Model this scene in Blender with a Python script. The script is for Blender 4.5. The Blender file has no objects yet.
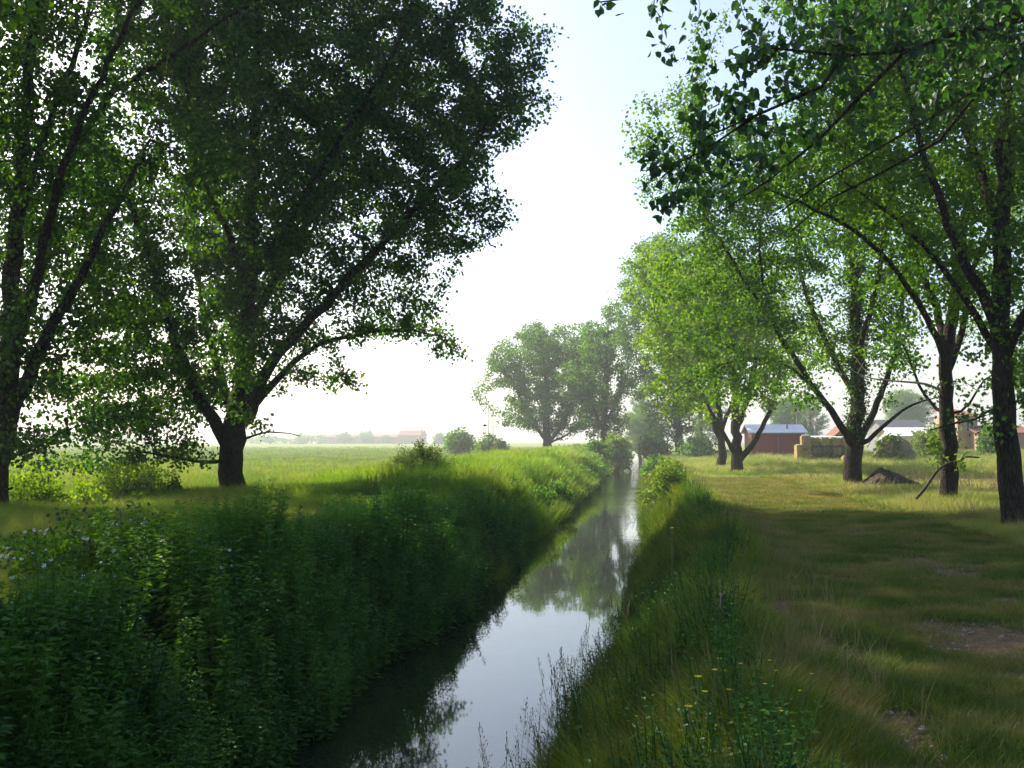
import bpy, math, time
import numpy as np
from math import radians, sin, cos, pi
T0_ = time.time()
rs = np.random.RandomState(7)
sc = bpy.context.scene
COL = sc.collection

# ---------------------------------------------------------------- camera
F = 1000.0
CAM = np.array([0.0, 0.0, 1.62])
YAW = math.atan(125 / F)          # stream runs along +Y, its vanishing point right of centre
PITCH = math.atan(56 / F)
cam_d = bpy.data.cameras.new('camera'); cam = bpy.data.objects.new('camera', cam_d); COL.objects.link(cam)
cam.location = CAM; cam.rotation_euler = (pi / 2 + PITCH, 0, YAW)
cam_d.sensor_width = 36; cam_d.lens = 36 * F / 1024
cam_d.clip_start = 0.1; cam_d.clip_end = 6000
sc.camera = cam
_fw = np.array([-sin(YAW) * cos(PITCH), cos(YAW) * cos(PITCH), sin(PITCH)])
_rt = np.array([cos(YAW), sin(YAW), 0.0])
_up = np.cross(_rt, _fw)

def P(px, py, D):
    """the point at distance D along the stream direction seen at this spot of the photograph"""
    d = _rt * (px - 512) / F + _up * (384 - py) / F + _fw
    return CAM + d * (D / d[1])

# ---------------------------------------------------------------- noise
def _hash(ix, iy, seed):
    n = (ix.astype(np.int64) * 374761393 + iy.astype(np.int64) * 668265263 + seed * 974634777) & 0xffffffff
    n = ((n ^ (n >> 13)) * 1274126177) & 0xffffffff
    return ((n ^ (n >> 16)) & 0xffff) / 65535.0

def vn(x, y, s=1.0, seed=0):
    x = np.asarray(x, float) / s; y = np.asarray(y, float) / s
    ix = np.floor(x); iy = np.floor(y); fx = x - ix; fy = y - iy
    fx = fx * fx * (3 - 2 * fx); fy = fy * fy * (3 - 2 * fy)
    a = _hash(ix, iy, seed); b = _hash(ix + 1, iy, seed); c = _hash(ix, iy + 1, seed); d = _hash(ix + 1, iy + 1, seed)
    return (a * (1 - fx) + b * fx) * (1 - fy) + (c * (1 - fx) + d * fx) * fy

def fbm(x, y, s=1.0, seed=0):
    return (vn(x, y, s, seed) * .55 + vn(x, y, s * .47, seed + 1) * .28 + vn(x, y, s * .21, seed + 2) * .17)

def sst(a, b, x):
    t = np.clip((x - a) / (b - a), 0, 1); return t * t * (3 - 2 * t)

# ---------------------------------------------------------------- terrain
WATER = -1.2
def XL(y): return np.interp(y, [-30, 0, 6, 14, 30, 80, 100, 140, 260, 500], [-3.4, -3.3, -3.25, -3.0, -3.05, -2.9, -2.3, -1.9, -4, -40]) + .12 * np.sin(np.asarray(y) * .9) + .1 * np.sin(np.asarray(y) * .37 + 1)
def XR(y): return np.interp(y, [-30, 0, 8, 14, 25, 60, 140, 260, 500], [-1.6, -1.35, -.90, -.40, .02, .30, .5, -1, -36]) + .07 * np.sin(np.asarray(y) * 1.3 + 2) + .06 * np.sin(np.asarray(y) * .5)
def TZ(x, y):
    x = np.asarray(x, float); y = np.asarray(y, float)
    l = XL(y); r = XR(y)
    zr = -1.75 + 1.72 * sst(-.6, 1.9, x - r)
    zl = -1.75 + 1.65 * sst(-.5, 1.5, l - x)
    z = np.maximum(zr, zl)
    far = sst(.8, 3, np.maximum(x - r, l - x))
    z = z + far * (.07 * (vn(x, y, 3.1, 5) - .5) + .16 * (vn(x, y, 17, 6) - .5) * sst(8, 40, np.abs(y)))
    # worn track along the right bank: slight hollow
    z = z - .04 * np.exp(-((x - 3.2) / 1.3) ** 2) * far
    z = z + .35 * sst(12, 30, x) * sst(38, 60, y) * (1 - sst(80, 110, y))
    return z

def dirt(x, y):
    """where the turf is worn to soil and stones"""
    x = np.asarray(x, float); y = np.asarray(y, float)
    c = 1.42 + .12 * np.sin(y * 1.1) - .02 * (y - 8)
    m = 1.15 * np.exp(-((x - c) / .26) ** 2) * sst(4.0, 5.5, y) * (1 - sst(9.5, 12, y))
    m += 1.0 * np.exp(-((x - 3.1) / 1.15) ** 2 - ((y - 8.4) / 2.2) ** 2)
    m += .75 * np.exp(-((x - 3.9) / .6) ** 2) * sst(6, 9, y) * (1 - sst(20, 30, y))
    m += .6 * np.exp(-((x - 2.5) / .4) ** 2) * sst(10, 13, y) * (1 - sst(20, 28, y))
    n = fbm(x, y, .5, 31)
    return np.clip(m * 1.15 + (n - .64) * 2.4, 0, 1) * (m > .12)

# ---------------------------------------------------------------- mesh helpers
def mesh_from(name, V, faces_list, rnd=None, smooth=False, attrs=None):
    """faces_list: list of (n,k) int arrays"""
    me = bpy.data.meshes.new(name)
    V = np.ascontiguousarray(V, dtype=np.float32)
    me.vertices.add(len(V)); me.vertices.foreach_set('co', V.ravel())
    idx = np.concatenate([f.ravel() for f in faces_list]).astype(np.int32)
    tot = np.concatenate([np.full(len(f), f.shape[1], np.int32) for f in faces_list])
    st = np.zeros(len(tot), np.int32); st[1:] = np.cumsum(tot)[:-1]
    me.loops.add(len(idx)); me.loops.foreach_set('vertex_index', idx)
    me.polygons.add(len(tot)); me.polygons.foreach_set('loop_start', st)
    if smooth: me.polygons.foreach_set('use_smooth', np.ones(len(tot), bool))
    else: me.polygons.foreach_set('use_smooth', np.zeros(len(tot), bool))
    if rnd is not None:
        a = me.attributes.new('rnd', 'FLOAT', 'FACE'); a.data.foreach_set('value', np.ascontiguousarray(rnd, dtype=np.float32))
    for k, v in (attrs or {}).items():
        a = me.attributes.new(k, 'FLOAT', 'POINT'); a.data.foreach_set('value', np.ascontiguousarray(v, dtype=np.float32))
    me.update(calc_edges=True)
    return me

def link(name, me, mat=None, parent=None):
    o = bpy.data.objects.new(name, me); COL.objects.link(o)
    if mat: me.materials.append(mat)
    if parent: o.parent = parent
    return o

def tag(o, label=None, cat=None, group=None, kind=None):
    if label: o['label'] = label
    if cat: o['category'] = cat
    if group: o['group'] = group
    if kind: o['kind'] = kind
    return o

def thing(name, label, cat, loc=(0, 0, 0), group=None):
    o = bpy.data.objects.new(name, None); COL.objects.link(o); o.location = loc
    o.empty_display_size = .2
    return tag(o, label, cat, group)

def copy_thing(root, loc, rotz=0, scale=1, label=None, group=None):
    kids = [(c, list(c.children)) for c in root.children]
    r = root.copy(); COL.objects.link(r); r.location = loc; r.rotation_euler = (0, 0, rotz); r.scale = (scale,) * 3 if not hasattr(scale, '__len__') else scale
    if label: r['label'] = label
    if group: r['group'] = group
    elif 'group' in r and group is not None: del r['group']
    for c, gs in kids:
        d = c.copy(); COL.objects.link(d); d.parent = r
        for g in gs:
            e = g.copy(); COL.objects.link(e); e.parent = d
    return r

class MB:
    def __init__(s): s.V = []; s.q = []; s.t = []; s.n = 0
    def add(s, V, quads=None, tris=None):
        V = np.asarray(V, float)
        if quads is not None and len(quads): s.q.append(np.asarray(quads, int) + s.n)
        if tris is not None and len(tris): s.t.append(np.asarray(tris, int) + s.n)
        s.V.append(V); s.n += len(V)
    def box(s, x0, x1, y0, y1, z0, z1):
        V = [(x, y, z) for z in (z0, z1) for y in (y0, y1) for x in (x0, x1)]
        s.add(V, [(0, 2, 3, 1), (4, 5, 7, 6), (0, 1, 5, 4), (2, 6, 7, 3), (0, 4, 6, 2), (1, 3, 7, 5)])
    def tube(s, pts, rad, n=6, cap=True):
        pts = np.asarray(pts, float); m = len(pts)
        rad = np.broadcast_to(np.asarray(rad, float), (m,)) if not hasattr(rad, 'shape') or rad.ndim < 2 else rad
        tan = np.gradient(pts, axis=0) if m > 1 else np.array([[0, 0, 1.]])
        tan /= np.linalg.norm(tan, axis=1)[:, None] + 1e-9
        ref = np.array([1., 0, 0]) if abs(tan[0][0]) < .8 else np.array([0, 1., 0])
        a = np.arange(n) * 2 * pi / n; rings = []
        for i in range(m):
            u = ref - tan[i] * np.dot(ref, tan[i]); u /= np.linalg.norm(u) + 1e-9; ref = u
            w = np.cross(tan[i], u)
            r = rad[i]
            rings.append(pts[i] + (np.cos(a)[:, None] * u + np.sin(a)[:, None] * w) * (r if np.ndim(r) == 0 else np.asarray(r)[:, None]))
        V = np.concatenate(rings); i0 = (np.arange(m - 1)[:, None] * n + np.arange(n)).ravel()
        i1 = (np.arange(m - 1)[:, None] * n + (np.arange(n) + 1) % n).ravel()
        q = np.stack([i0, i1, i1 + n, i0 + n], 1)
        t = []
        if cap:
            V = np.concatenate([V, pts[-1:]]); L = len(V) - 1
            t = [((m - 1) * n + k, (m - 1) * n + (k + 1) % n, L) for k in range(n)]
        s.add(V, q, t)
    def mesh(s, name, smooth=False):
        fl = []
        if s.q: fl.append(np.concatenate(s.q))
        if s.t: fl.append(np.concatenate(s.t))
        return mesh_from(name, np.concatenate(s.V), fl, smooth=smooth)
    def build(s, name, mat, parent=None, smooth=False):
        return link(name, s.mesh(name, smooth), mat, parent)

# ---------------------------------------------------------------- materials
def new_mat(name):
    m = bpy.data.materials.new(name); m.use_nodes = True
    nt = m.node_tree; nt.nodes.clear()
    out = nt.nodes.new('ShaderNodeOutputMaterial')
    return m, nt, out
def N(nt, typ, **kw):
    n = nt.nodes.new(typ)
    for k, v in kw.items(): setattr(n, k, v)
    return n
def ramp(nt, fac, stops):
    r = nt.nodes.new('ShaderNodeValToRGB'); cr = r.color_ramp
    while len(cr.elements) < len(stops): cr.elements.new(.5)
    for e, (p, c) in zip(cr.elements, stops):
        e.position = p; e.color = (*c, 1)
    nt.links.new(fac, r.inputs[0]); return r.outputs[0]
def noise(nt, scale, detail=3, rough=.55, vec=None, out='Fac'):
    n = nt.nodes.new('ShaderNodeTexNoise'); n.inputs['Scale'].default_value = scale
    n.inputs['Detail'].default_value = detail; n.inputs['Roughness'].default_value = rough
    if vec is not None: nt.links.new(vec, n.inputs['Vector'])
    return n.outputs[out]
def mixc(nt, fac, a, b):
    m = nt.nodes.new('ShaderNodeMix'); m.data_type = 'RGBA'
    for s_, v in ((m.inputs[0], fac), (m.inputs[6], a), (m.inputs[7], b)):
        if isinstance(v, bpy.types.NodeSocket): nt.links.new(v, s_)
        elif isinstance(v, (tuple, list)): s_.default_value = (*v, 1)
        else: s_.default_value = v
    return m.outputs[2]
def math_(nt, op, a, b=None, clamp=False):
    m = nt.nodes.new('ShaderNodeMath'); m.operation = op; m.use_clamp = clamp
    for i, v in enumerate((a, b)):
        if v is None: continue
        if isinstance(v, bpy.types.NodeSocket): nt.links.new(v, m.inputs[i])
        else: m.inputs[i].default_value = v
    return m.outputs[0]

def leaf_mat(name, c0, c1, c2, trans=.45, tcol=(1.25, 1.35, .45), gloss=.02, patch=None, rough=.45):
    """foliage: per-leaf tone, light passing through, faint shine"""
    m, nt, out = new_mat(name)
    at = N(nt, 'ShaderNodeAttribute', attribute_name='rnd')
    col = ramp(nt, at.outputs['Fac'], [(0, c0), (.55, c1), (1, c2)])
    if patch:
        geo = N(nt, 'ShaderNodeNewGeometry')
        f = ramp(nt, noise(nt, patch[0], 2, vec=geo.outputs['Position']), [(.42, (0, 0, 0)), (.62, (1, 1, 1))])
        col = mixc(nt, math_(nt, 'MULTIPLY', f, patch[2]), col, patch[1])
    tc = nt.nodes.new('ShaderNodeMix'); tc.data_type = 'RGBA'; tc.blend_type = 'MULTIPLY'; tc.inputs[0].default_value = 1
    nt.links.new(col, tc.inputs[6]); tc.inputs[7].default_value = (*tcol, 1)
    d = N(nt, 'ShaderNodeBsdfDiffuse'); t = N(nt, 'ShaderNodeBsdfTranslucent')
    nt.links.new(col, d.inputs[0]); nt.links.new(tc.outputs[2], t.inputs[0])
    mx = N(nt, 'ShaderNodeMixShader'); mx.inputs[0].default_value = trans
    nt.links.new(d.outputs[0], mx.inputs[1]); nt.links.new(t.outputs[0], mx.inputs[2])
    g = N(nt, 'ShaderNodeBsdfGlossy'); g.inputs['Roughness'].default_value = rough; g.inputs[0].default_value = (.9, .95, 1, 1)
    m2 = N(nt, 'ShaderNodeMixShader'); m2.inputs[0].default_value = gloss
    nt.links.new(mx.outputs[0], m2.inputs[1]); nt.links.new(g.outputs[0], m2.inputs[2])
    nt.links.new(m2.outputs[0], out.inputs[0]); m.use_fake_user = False
    return m

def solid_mat(name, c0, c1=None, scale=6, rough=.8, bump=0, bscale=20, metallic=0, stretch=None):
    m, nt, out = new_mat(name)
    b = N(nt, 'ShaderNodeBsdfPrincipled'); b.inputs['Roughness'].default_value = rough; b.inputs['Metallic'].default_value = metallic
    b.inputs['Specular IOR Level'].default_value = .25
    tc = N(nt, 'ShaderNodeTexCoord'); vec = tc.outputs['Object']
    if stretch:
        mp = N(nt, 'ShaderNodeMapping'); mp.inputs['Scale'].default_value = stretch; nt.links.new(vec, mp.inputs[0]); vec = mp.outputs[0]
    if c1 is None: b.inputs[0].default_value = (*c0, 1)
    else: nt.links.new(ramp(nt, noise(nt, scale, 5, .6, vec), [(.32, c0), (.68, c1)]), b.inputs[0])
    if bump:
        bp = N(nt, 'ShaderNodeBump'); bp.inputs['Strength'].default_value = bump; bp.inputs['Distance'].default_value = .04
        nt.links.new(noise(nt, bscale, 4, .6, vec), bp.inputs['Height']); nt.links.new(bp.outputs[0], b.inputs['Normal'])
    nt.links.new(b.outputs[0], out.inputs[0])
    return m

def brick_mat(name, c1, c2, mortar, s=1.0):
    m, nt, out = new_mat(name)
    b = N(nt, 'ShaderNodeBsdfPrincipled'); b.inputs['Roughness'].default_value = .85
    tc = N(nt, 'ShaderNodeTexCoord'); mp = N(nt, 'ShaderNodeMapping'); mp.inputs['Rotation'].default_value = (pi / 2, 0, 0)
    nt.links.new(tc.outputs['Object'], mp.inputs[0])
    br = N(nt, 'ShaderNodeTexBrick'); nt.links.new(mp.outputs[0], br.inputs[0])
    br.inputs['Color1'].default_value = (*c1, 1); br.inputs['Color2'].default_value = (*c2, 1); br.inputs['Mortar'].default_value = (*mortar, 1)
    br.inputs['Scale'].default_value = 4 * s; br.inputs['Mortar Size'].default_value = .012
    col = mixc(nt, math_(nt, 'MULTIPLY', noise(nt, .8, 4, vec=tc.outputs['Object']), .5), br.outputs[0], tuple(v * .6 for v in c1))
    nt.links.new(col, b.inputs[0]); nt.links.new(b.outputs[0], out.inputs[0])
    return m

M = {}
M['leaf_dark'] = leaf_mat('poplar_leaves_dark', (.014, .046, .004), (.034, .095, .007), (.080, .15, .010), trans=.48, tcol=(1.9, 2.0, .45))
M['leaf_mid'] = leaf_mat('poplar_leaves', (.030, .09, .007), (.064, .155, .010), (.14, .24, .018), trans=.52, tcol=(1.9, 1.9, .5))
M['leaf_light'] = leaf_mat('poplar_leaves_light', (.07, .15, .010), (.14, .25, .014), (.22, .33, .028), trans=.55, tcol=(1.7, 1.6, .5))
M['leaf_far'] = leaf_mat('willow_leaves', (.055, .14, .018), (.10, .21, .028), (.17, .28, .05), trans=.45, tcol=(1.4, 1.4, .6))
M['leaf_near'] = leaf_mat('overhanging_leaves', (.018, .055, .018), (.033, .085, .022), (.055, .12, .03), trans=.4, tcol=(1.5, 1.9, .6), gloss=.03)
M['leaf_bush'] = leaf_mat('broom_leaves', (.07, .12, .03), (.12, .17, .045), (.18, .22, .07), trans=.3)
M['leaf_bright'] = leaf_mat('bright_leaves', (.09, .16, .025), (.15, .24, .035), (.22, .30, .06), trans=.5, tcol=(1.3, 1.3, .5))
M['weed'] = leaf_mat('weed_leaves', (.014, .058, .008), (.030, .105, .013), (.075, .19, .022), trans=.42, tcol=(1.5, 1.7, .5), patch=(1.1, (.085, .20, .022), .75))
M['weed_light'] = leaf_mat('light_weed_leaves_and_sun_tint', (.07, .18, .018), (.14, .28, .03), (.24, .38, .05), trans=.45, tcol=(1.4, 1.4, .5))  # lighter green; on the tall clump it also paints in a sun patch
M['grass_verge'] = leaf_mat('verge_grass_blades', (.10, .19, .022), (.19, .27, .045), (.36, .36, .13), trans=.42, tcol=(1.25, 1.3, .6), gloss=.015, patch=(.35, (.42, .38, .17), .8))
M['grass_short'] = leaf_mat('short_grass', (.050, .105, .012), (.10, .16, .022), (.21, .21, .065), trans=.35, tcol=(1.4, 1.4, .5), gloss=.015, patch=(.9, (.26, .22, .09), .8))
M['grass_bank'] = leaf_mat('bank_grass', (.032, .095, .008), (.075, .155, .015), (.18, .23, .04), trans=.42, tcol=(1.5, 1.5, .5), gloss=.015, patch=(1.1, (.23, .23, .06), .75))
M['grass_meadow'] = leaf_mat('meadow_grass', (.08, .18, .016), (.15, .27, .028), (.30, .34, .07), trans=.42, tcol=(1.3, 1.3, .5), gloss=.015, patch=(.3, (.30, .33, .08), .7))
M['grass_reed'] = leaf_mat('streamside_grass', (.09, .20, .014), (.17, .30, .024), (.28, .36, .06), trans=.45, tcol=(1.3, 1.35, .5), gloss=.015, patch=(.35, (.24, .29, .06), .6))
M['grass_hay'] = leaf_mat('mown_hay', (.24, .22, .08), (.34, .30, .12), (.42, .38, .18), trans=.3, tcol=(1.1, 1.1, .7), gloss=.015)
M['seed'] = leaf_mat('grass_seed', (.14, .115, .055), (.24, .20, .10), (.36, .31, .18), trans=.3, tcol=(1.1, 1, .8))
M['petal_white'] = leaf_mat('white_petals', (.55, .57, .55), (.7, .72, .70), (.8, .8, .78), trans=.3, tcol=(1, 1, 1))
M['petal_yellow'] = leaf_mat('yellow_petals', (.60, .48, .02), (.75, .62, .03), (.8, .7, .06), trans=.3, tcol=(1, 1, 1))
M['stem'] = solid_mat('plant_stem', (.06, .09, .03), (.10, .12, .05), rough=.7)
M['dry_stem'] = solid_mat('dry_stem', (.30, .27, .20), (.42, .38, .28), rough=.8)
M['dead_wood'] = solid_mat('dead_wood', (.26, .22, .16), (.42, .37, .29), scale=12, rough=.85)

def bark_mat(name, c0, c1, c2):
    m, nt, out = new_mat(name)
    b = N(nt, 'ShaderNodeBsdfPrincipled'); b.inputs['Roughness'].default_value = .9; b.inputs['Specular IOR Level'].default_value = .15
    tc = N(nt, 'ShaderNodeTexCoord'); mp = N(nt, 'ShaderNodeMapping'); mp.inputs['Scale'].default_value = (1, 1, .16)
    nt.links.new(tc.outputs['Object'], mp.inputs[0])
    v = N(nt, 'ShaderNodeTexVoronoi', feature='DISTANCE_TO_EDGE'); v.inputs['Scale'].default_value = 26; 
    wn = noise(nt, 9, 3, vec=mp.outputs[0], out='Color')
    mv = nt.nodes.new('ShaderNodeVectorMath'); mv.operation = 'MULTIPLY_ADD'; nt.links.new(wn, mv.inputs[0]); mv.inputs[1].default_value = (.12, .12, .12); nt.links.new(mp.outputs[0], mv.inputs[2])
    nt.links.new(mv.outputs[0], v.inputs['Vector'])
    n1 = noise(nt, 14, 5, .65, mp.outputs[0])
    h = math_(nt, 'ADD', math_(nt, 'MULTIPLY', math_(nt, 'MINIMUM', v.outputs['Distance'], .25), 3), n1)
    col = ramp(nt, h, [(.30, c0), (.75, c1), (1.0, c2)])
    moss = ramp(nt, noise(nt, 1.6, 4, .6, tc.outputs['Object']), [(.5, (0, 0, 0)), (.68, (1, 1, 1))])
    col = mixc(nt, math_(nt, 'MULTIPLY', moss, .55), col, (.05, .065, .022))
    nt.links.new(col, b.inputs[0])
    bp = N(nt, 'ShaderNodeBump'); bp.inputs['Strength'].default_value = 1; bp.inputs['Distance'].default_value = .03
    nt.links.new(h, bp.inputs['Height']); nt.links.new(bp.outputs[0], b.inputs['Normal'])
    nt.links.new(b.outputs[0], out.inputs[0]); return m
M['bark'] = bark_mat('bark', (.010, .008, .006), (.034, .025, .017), (.065, .05, .036))
M['bark_twig'] = solid_mat('twig_bark', (.045, .036, .025), (.10, .085, .055), scale=8, rough=.85)

# ---------------------------------------------------------------- ground object
def axis(segs):
    a = [segs[0][0]]
    for x0, x1, st in segs:
        n = max(1, int(round((x1 - x0) / st))); a += list(x0 + (x1 - x0) * (np.arange(n) + 1) / n)
    return np.array(a)
gx = axis([(-900, -300, 100), (-300, -60, 20), (-60, -16, 3), (-16, -6, .5), (-6, .9, .12), (.9, 6.1, .065), (6.1, 12, .4), (12, 40, 2), (40, 120, 10), (120, 400, 40), (400, 900, 125)])
gy = axis([(-60, -12, 6), (-12, 3.5, .5), (3.5, 16, .075), (16, 32, .22), (32, 70, .7), (70, 160, 3), (160, 400, 20), (400, 960, 80)])
GX, GY = np.meshgrid(gx, gy)
GZ = TZ(GX, GY)
DI = dirt(GX, GY)
near = (np.abs(GX) < 8) & (GY < 20)
GZ = GZ + near * (DI * (.035 * (vn(GX, GY, .11, 41) - .5) + .02 * (vn(GX, GY, .05, 42) - .5)) + .04 * (vn(GX, GY, .5, 43) - .5))
nx, ny = len(gx), len(gy)
V = np.stack([GX.ravel(), GY.ravel(), GZ.ravel()], 1)
i, j = np.meshgrid(np.arange(nx - 1), np.arange(ny - 1))
q = (j * nx + i).ravel(); Q = np.stack([q, q + 1, q + 1 + nx, q + nx], 1)
cx = (gx[:-1] + gx[1:]) / 2; cy = (gy[:-1] + gy[1:]) / 2
CX, CY = np.meshgrid(cx, cy)
is_path = ((CX > 1.15) & (CX < 6.1) & (CY > -12) & (CY < 70)).ravel()
def sub(Qs, name):
    u, inv = np.unique(Qs.ravel(), return_inverse=True)
    return mesh_from(name, V[u], [inv.reshape(-1, 4)], smooth=True, attrs={'dirt': DI.ravel()[u]})

def ground_material():
    m, nt, out = new_mat('ground_soil_and_turf')
    b = N(nt, 'ShaderNodeBsdfPrincipled'); b.inputs['Roughness'].default_value = .95; b.inputs['Specular IOR Level'].default_value = .1
    geo = N(nt, 'ShaderNodeNewGeometry'); pos = geo.outputs['Position']
    sx = N(nt, 'ShaderNodeSeparateXYZ'); nt.links.new(pos, sx.inputs[0])
    def mr(v, a, b_):
        r = N(nt, 'ShaderNodeMapRange'); r.interpolation_type = 'SMOOTHSTEP'; nt.links.new(v, r.inputs[0]); r.inputs[1].default_value = a; r.inputs[2].default_value = b_; return r.outputs[0]
    under = ramp(nt, noise(nt, 7, 6, .65, pos), [(.3, (.030, .030, .014)), (.55, (.055, .060, .022)), (.75, (.11, .10, .05))])
    soil = ramp(nt, noise(nt, 22, 6, .7, pos), [(.3, (.08, .055, .032)), (.52, (.18, .125, .07)), (.72, (.34, .27, .17))])
    meadow = ramp(nt, noise(nt, .35, 5, .6, pos), [(.3, (.10, .17, .035)), (.52, (.17, .22, .05)), (.7, (.30, .30, .11))])
    crop = ramp(nt, noise(nt, .8, 4, .6, pos), [(.3, (.07, .16, .025)), (.7, (.11, .22, .04))])
    hay = ramp(nt, noise(nt, 1.2, 4, .6, pos), [(.3, (.30, .27, .11)), (.7, (.42, .37, .18))])
    wob = math_(nt, 'MULTIPLY', math_(nt, 'SUBTRACT', noise(nt, .12, 3, vec=pos), .5), 10)
    X = sx.outputs[0]; Y = math_(nt, 'ADD', sx.outputs[1], wob)
    at = N(nt, 'ShaderNodeAttribute', attribute_name='dirt')
    col = mixc(nt, mr(Y, 28, 42), under, meadow)
    fcrop = math_(nt, 'MULTIPLY', math_(nt, 'MULTIPLY', mr(Y, 62, 68), math_(nt, 'SUBTRACT', 1, mr(Y, 190, 215))), math_(nt, 'SUBTRACT', 1, mr(math_(nt, 'ADD', X, wob), -22, -12)))
    col = mixc(nt, fcrop, col, crop)
    fh = math_(nt, 'MULTIPLY', math_(nt, 'MULTIPLY', mr(Y, 26, 30), math_(nt, 'SUBTRACT', 1, mr(Y, 44, 50))), mr(X, 8.5, 11))
    col = mixc(nt, fh, col, hay)
    col = mixc(nt, at.outputs['Fac'], col, soil)
    mud = math_(nt, 'SUBTRACT', 1, mr(sx.outputs[2], -1.25, -.8))
    col = mixc(nt, mud, col, (.035, .030, .018))
    nt.links.new(col, b.inputs[0])
    bp = N(nt, 'ShaderNodeBump'); bp.inputs['Strength'].default_value = .7; bp.inputs['Distance'].default_value = .05
    nt.links.new(noise(nt, 30, 6, .7, pos), bp.inputs['Height']); nt.links.new(bp.outputs[0], b.inputs['Normal'])
    nt.links.new(b.outputs[0], out.inputs[0]); return m
M['ground'] = ground_material()
g = link('ground', sub(Q[~is_path], 'ground'), M['ground']); tag(g, 'earth and turf of the flat fields and stream banks', 'ground', kind='structure')
g = link('path', sub(Q[is_path], 'path'), M['ground']); tag(g, 'grassy track with worn stony soil along the right bank', 'path', kind='structure')

# water
wy = axis([(-12, 8, 1), (8, 60, .5), (60, 200, 4), (200, 480, 20)])
Vw = []; nw = 9
for y in wy:
    l, r = float(XL(y)) - .35, float(XR(y)) + .35
    for k in range(nw): Vw.append((l + (r - l) * k / (nw - 1), y, WATER))
qi = [(a * nw + b, a * nw + b + 1, (a + 1) * nw + b + 1, (a + 1) * nw + b) for a in range(len(wy) - 1) for b in range(nw - 1)]
m, nt, out = new_mat('stream_water')
b = N(nt, 'ShaderNodeBsdfPrincipled'); b.inputs[0].default_value = (.018, .026, .014, 1); b.inputs['Roughness'].default_value = .03
b.inputs['IOR'].default_value = 1.60; b.inputs['Specular IOR Level'].default_value = .75
geo = N(nt, 'ShaderNodeNewGeometry')
mp = N(nt, 'ShaderNodeMapping'); mp.inputs['Scale'].default_value = (1, .55, 1); nt.links.new(geo.outputs['Position'], mp.inputs[0])
n1 = noise(nt, 2.2, 3, .5, mp.outputs[0]); n2 = noise(nt, 9, 2, .5, mp.outputs[0])
sx = N(nt, 'ShaderNodeSeparateXYZ'); nt.links.new(geo.outputs['Position'], sx.inputs[0])
mr = N(nt, 'ShaderNodeMapRange'); nt.links.new(sx.outputs[1], mr.inputs[0]); mr.inputs[1].default_value = 26; mr.inputs[2].default_value = 85; mr.inputs[3].default_value = .08; mr.inputs[4].default_value = 2.0
patch = ramp(nt, noise(nt, .5, 2, .5, mp.outputs[0]), [(.40, (.35, .35, .35)), (.6, (1, 1, 1))])
bp = N(nt, 'ShaderNodeBump'); bp.inputs['Distance'].default_value = .03
nt.links.new(math_(nt, 'MULTIPLY', math_(nt, 'MULTIPLY', patch, mr.outputs[0]), .5), bp.inputs['Strength'])
nt.links.new(math_(nt, 'ADD', n1, math_(nt, 'MULTIPLY', n2, .4)), bp.inputs['Height']); nt.links.new(bp.outputs[0], b.inputs['Normal'])
nt.links.new(b.outputs[0], out.inputs[0]); M['water'] = m
w = link('water', mesh_from('water', np.array(Vw), [np.array(qi)], smooth=True), M['water']); tag(w, 'narrow calm stream reflecting sky and trees', 'water', kind='structure')

# ---------------------------------------------------------------- scatter
def blade_tuft(rng, n, h, w, spread, lean=.35, hvar=.35, seg=3):
    """a tuft of tapering bent blades: per vertex root offset, centreline and half width; quads, tris, face tone"""
    V = []; q = []; t = []; fr = []
    for k in range(n):
        a = rng.rand() * 2 * pi; r = spread * math.sqrt(rng.rand()); hh = h * (1 - hvar + 2 * hvar * rng.rand())
        b0 = np.array([r * cos(a), r * sin(a), 0]); ln = lean * (.3 + rng.rand()) * hh
        d = a + rng.randn() * .9; dv = np.array([cos(d), sin(d), 0]); f = rng.rand() * pi; wv = np.array([cos(f), sin(f), 0]) * w * .5 * (.7 + .6 * rng.rand())
        base = len(V)
        ts = {1: [0, 1], 2: [0, .55, 1], 3: [0, .45, .8, 1]}[seg]
        for ti in ts[:-1]:
            p = dv * ln * ti ** 2 + np.array([0, 0, hh * (ti - .18 * ti ** 3) - .02])
            ww = wv * (1 - .55 * ti)
            V += [np.concatenate([b0, p, -ww]), np.concatenate([b0, p, ww])]
        V.append(np.concatenate([b0, dv * ln + np.array([0, 0, hh * .82]), wv * 0]))
        rr = rng.rand()
        for s in range(seg - 1): q.append((base + 2 * s, base + 2 * s + 1, base + 2 * s + 3, base + 2 * s + 2))
        t.append((base + 2 * (seg - 1), base + 2 * (seg - 1) + 1, base + 2 * seg))
        fr.append(rr)
    nq = seg - 1
    return np.array(V), np.array(q).reshape(-1, 4).astype(int), np.array(t), np.concatenate([np.repeat(fr, nq), fr])

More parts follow.
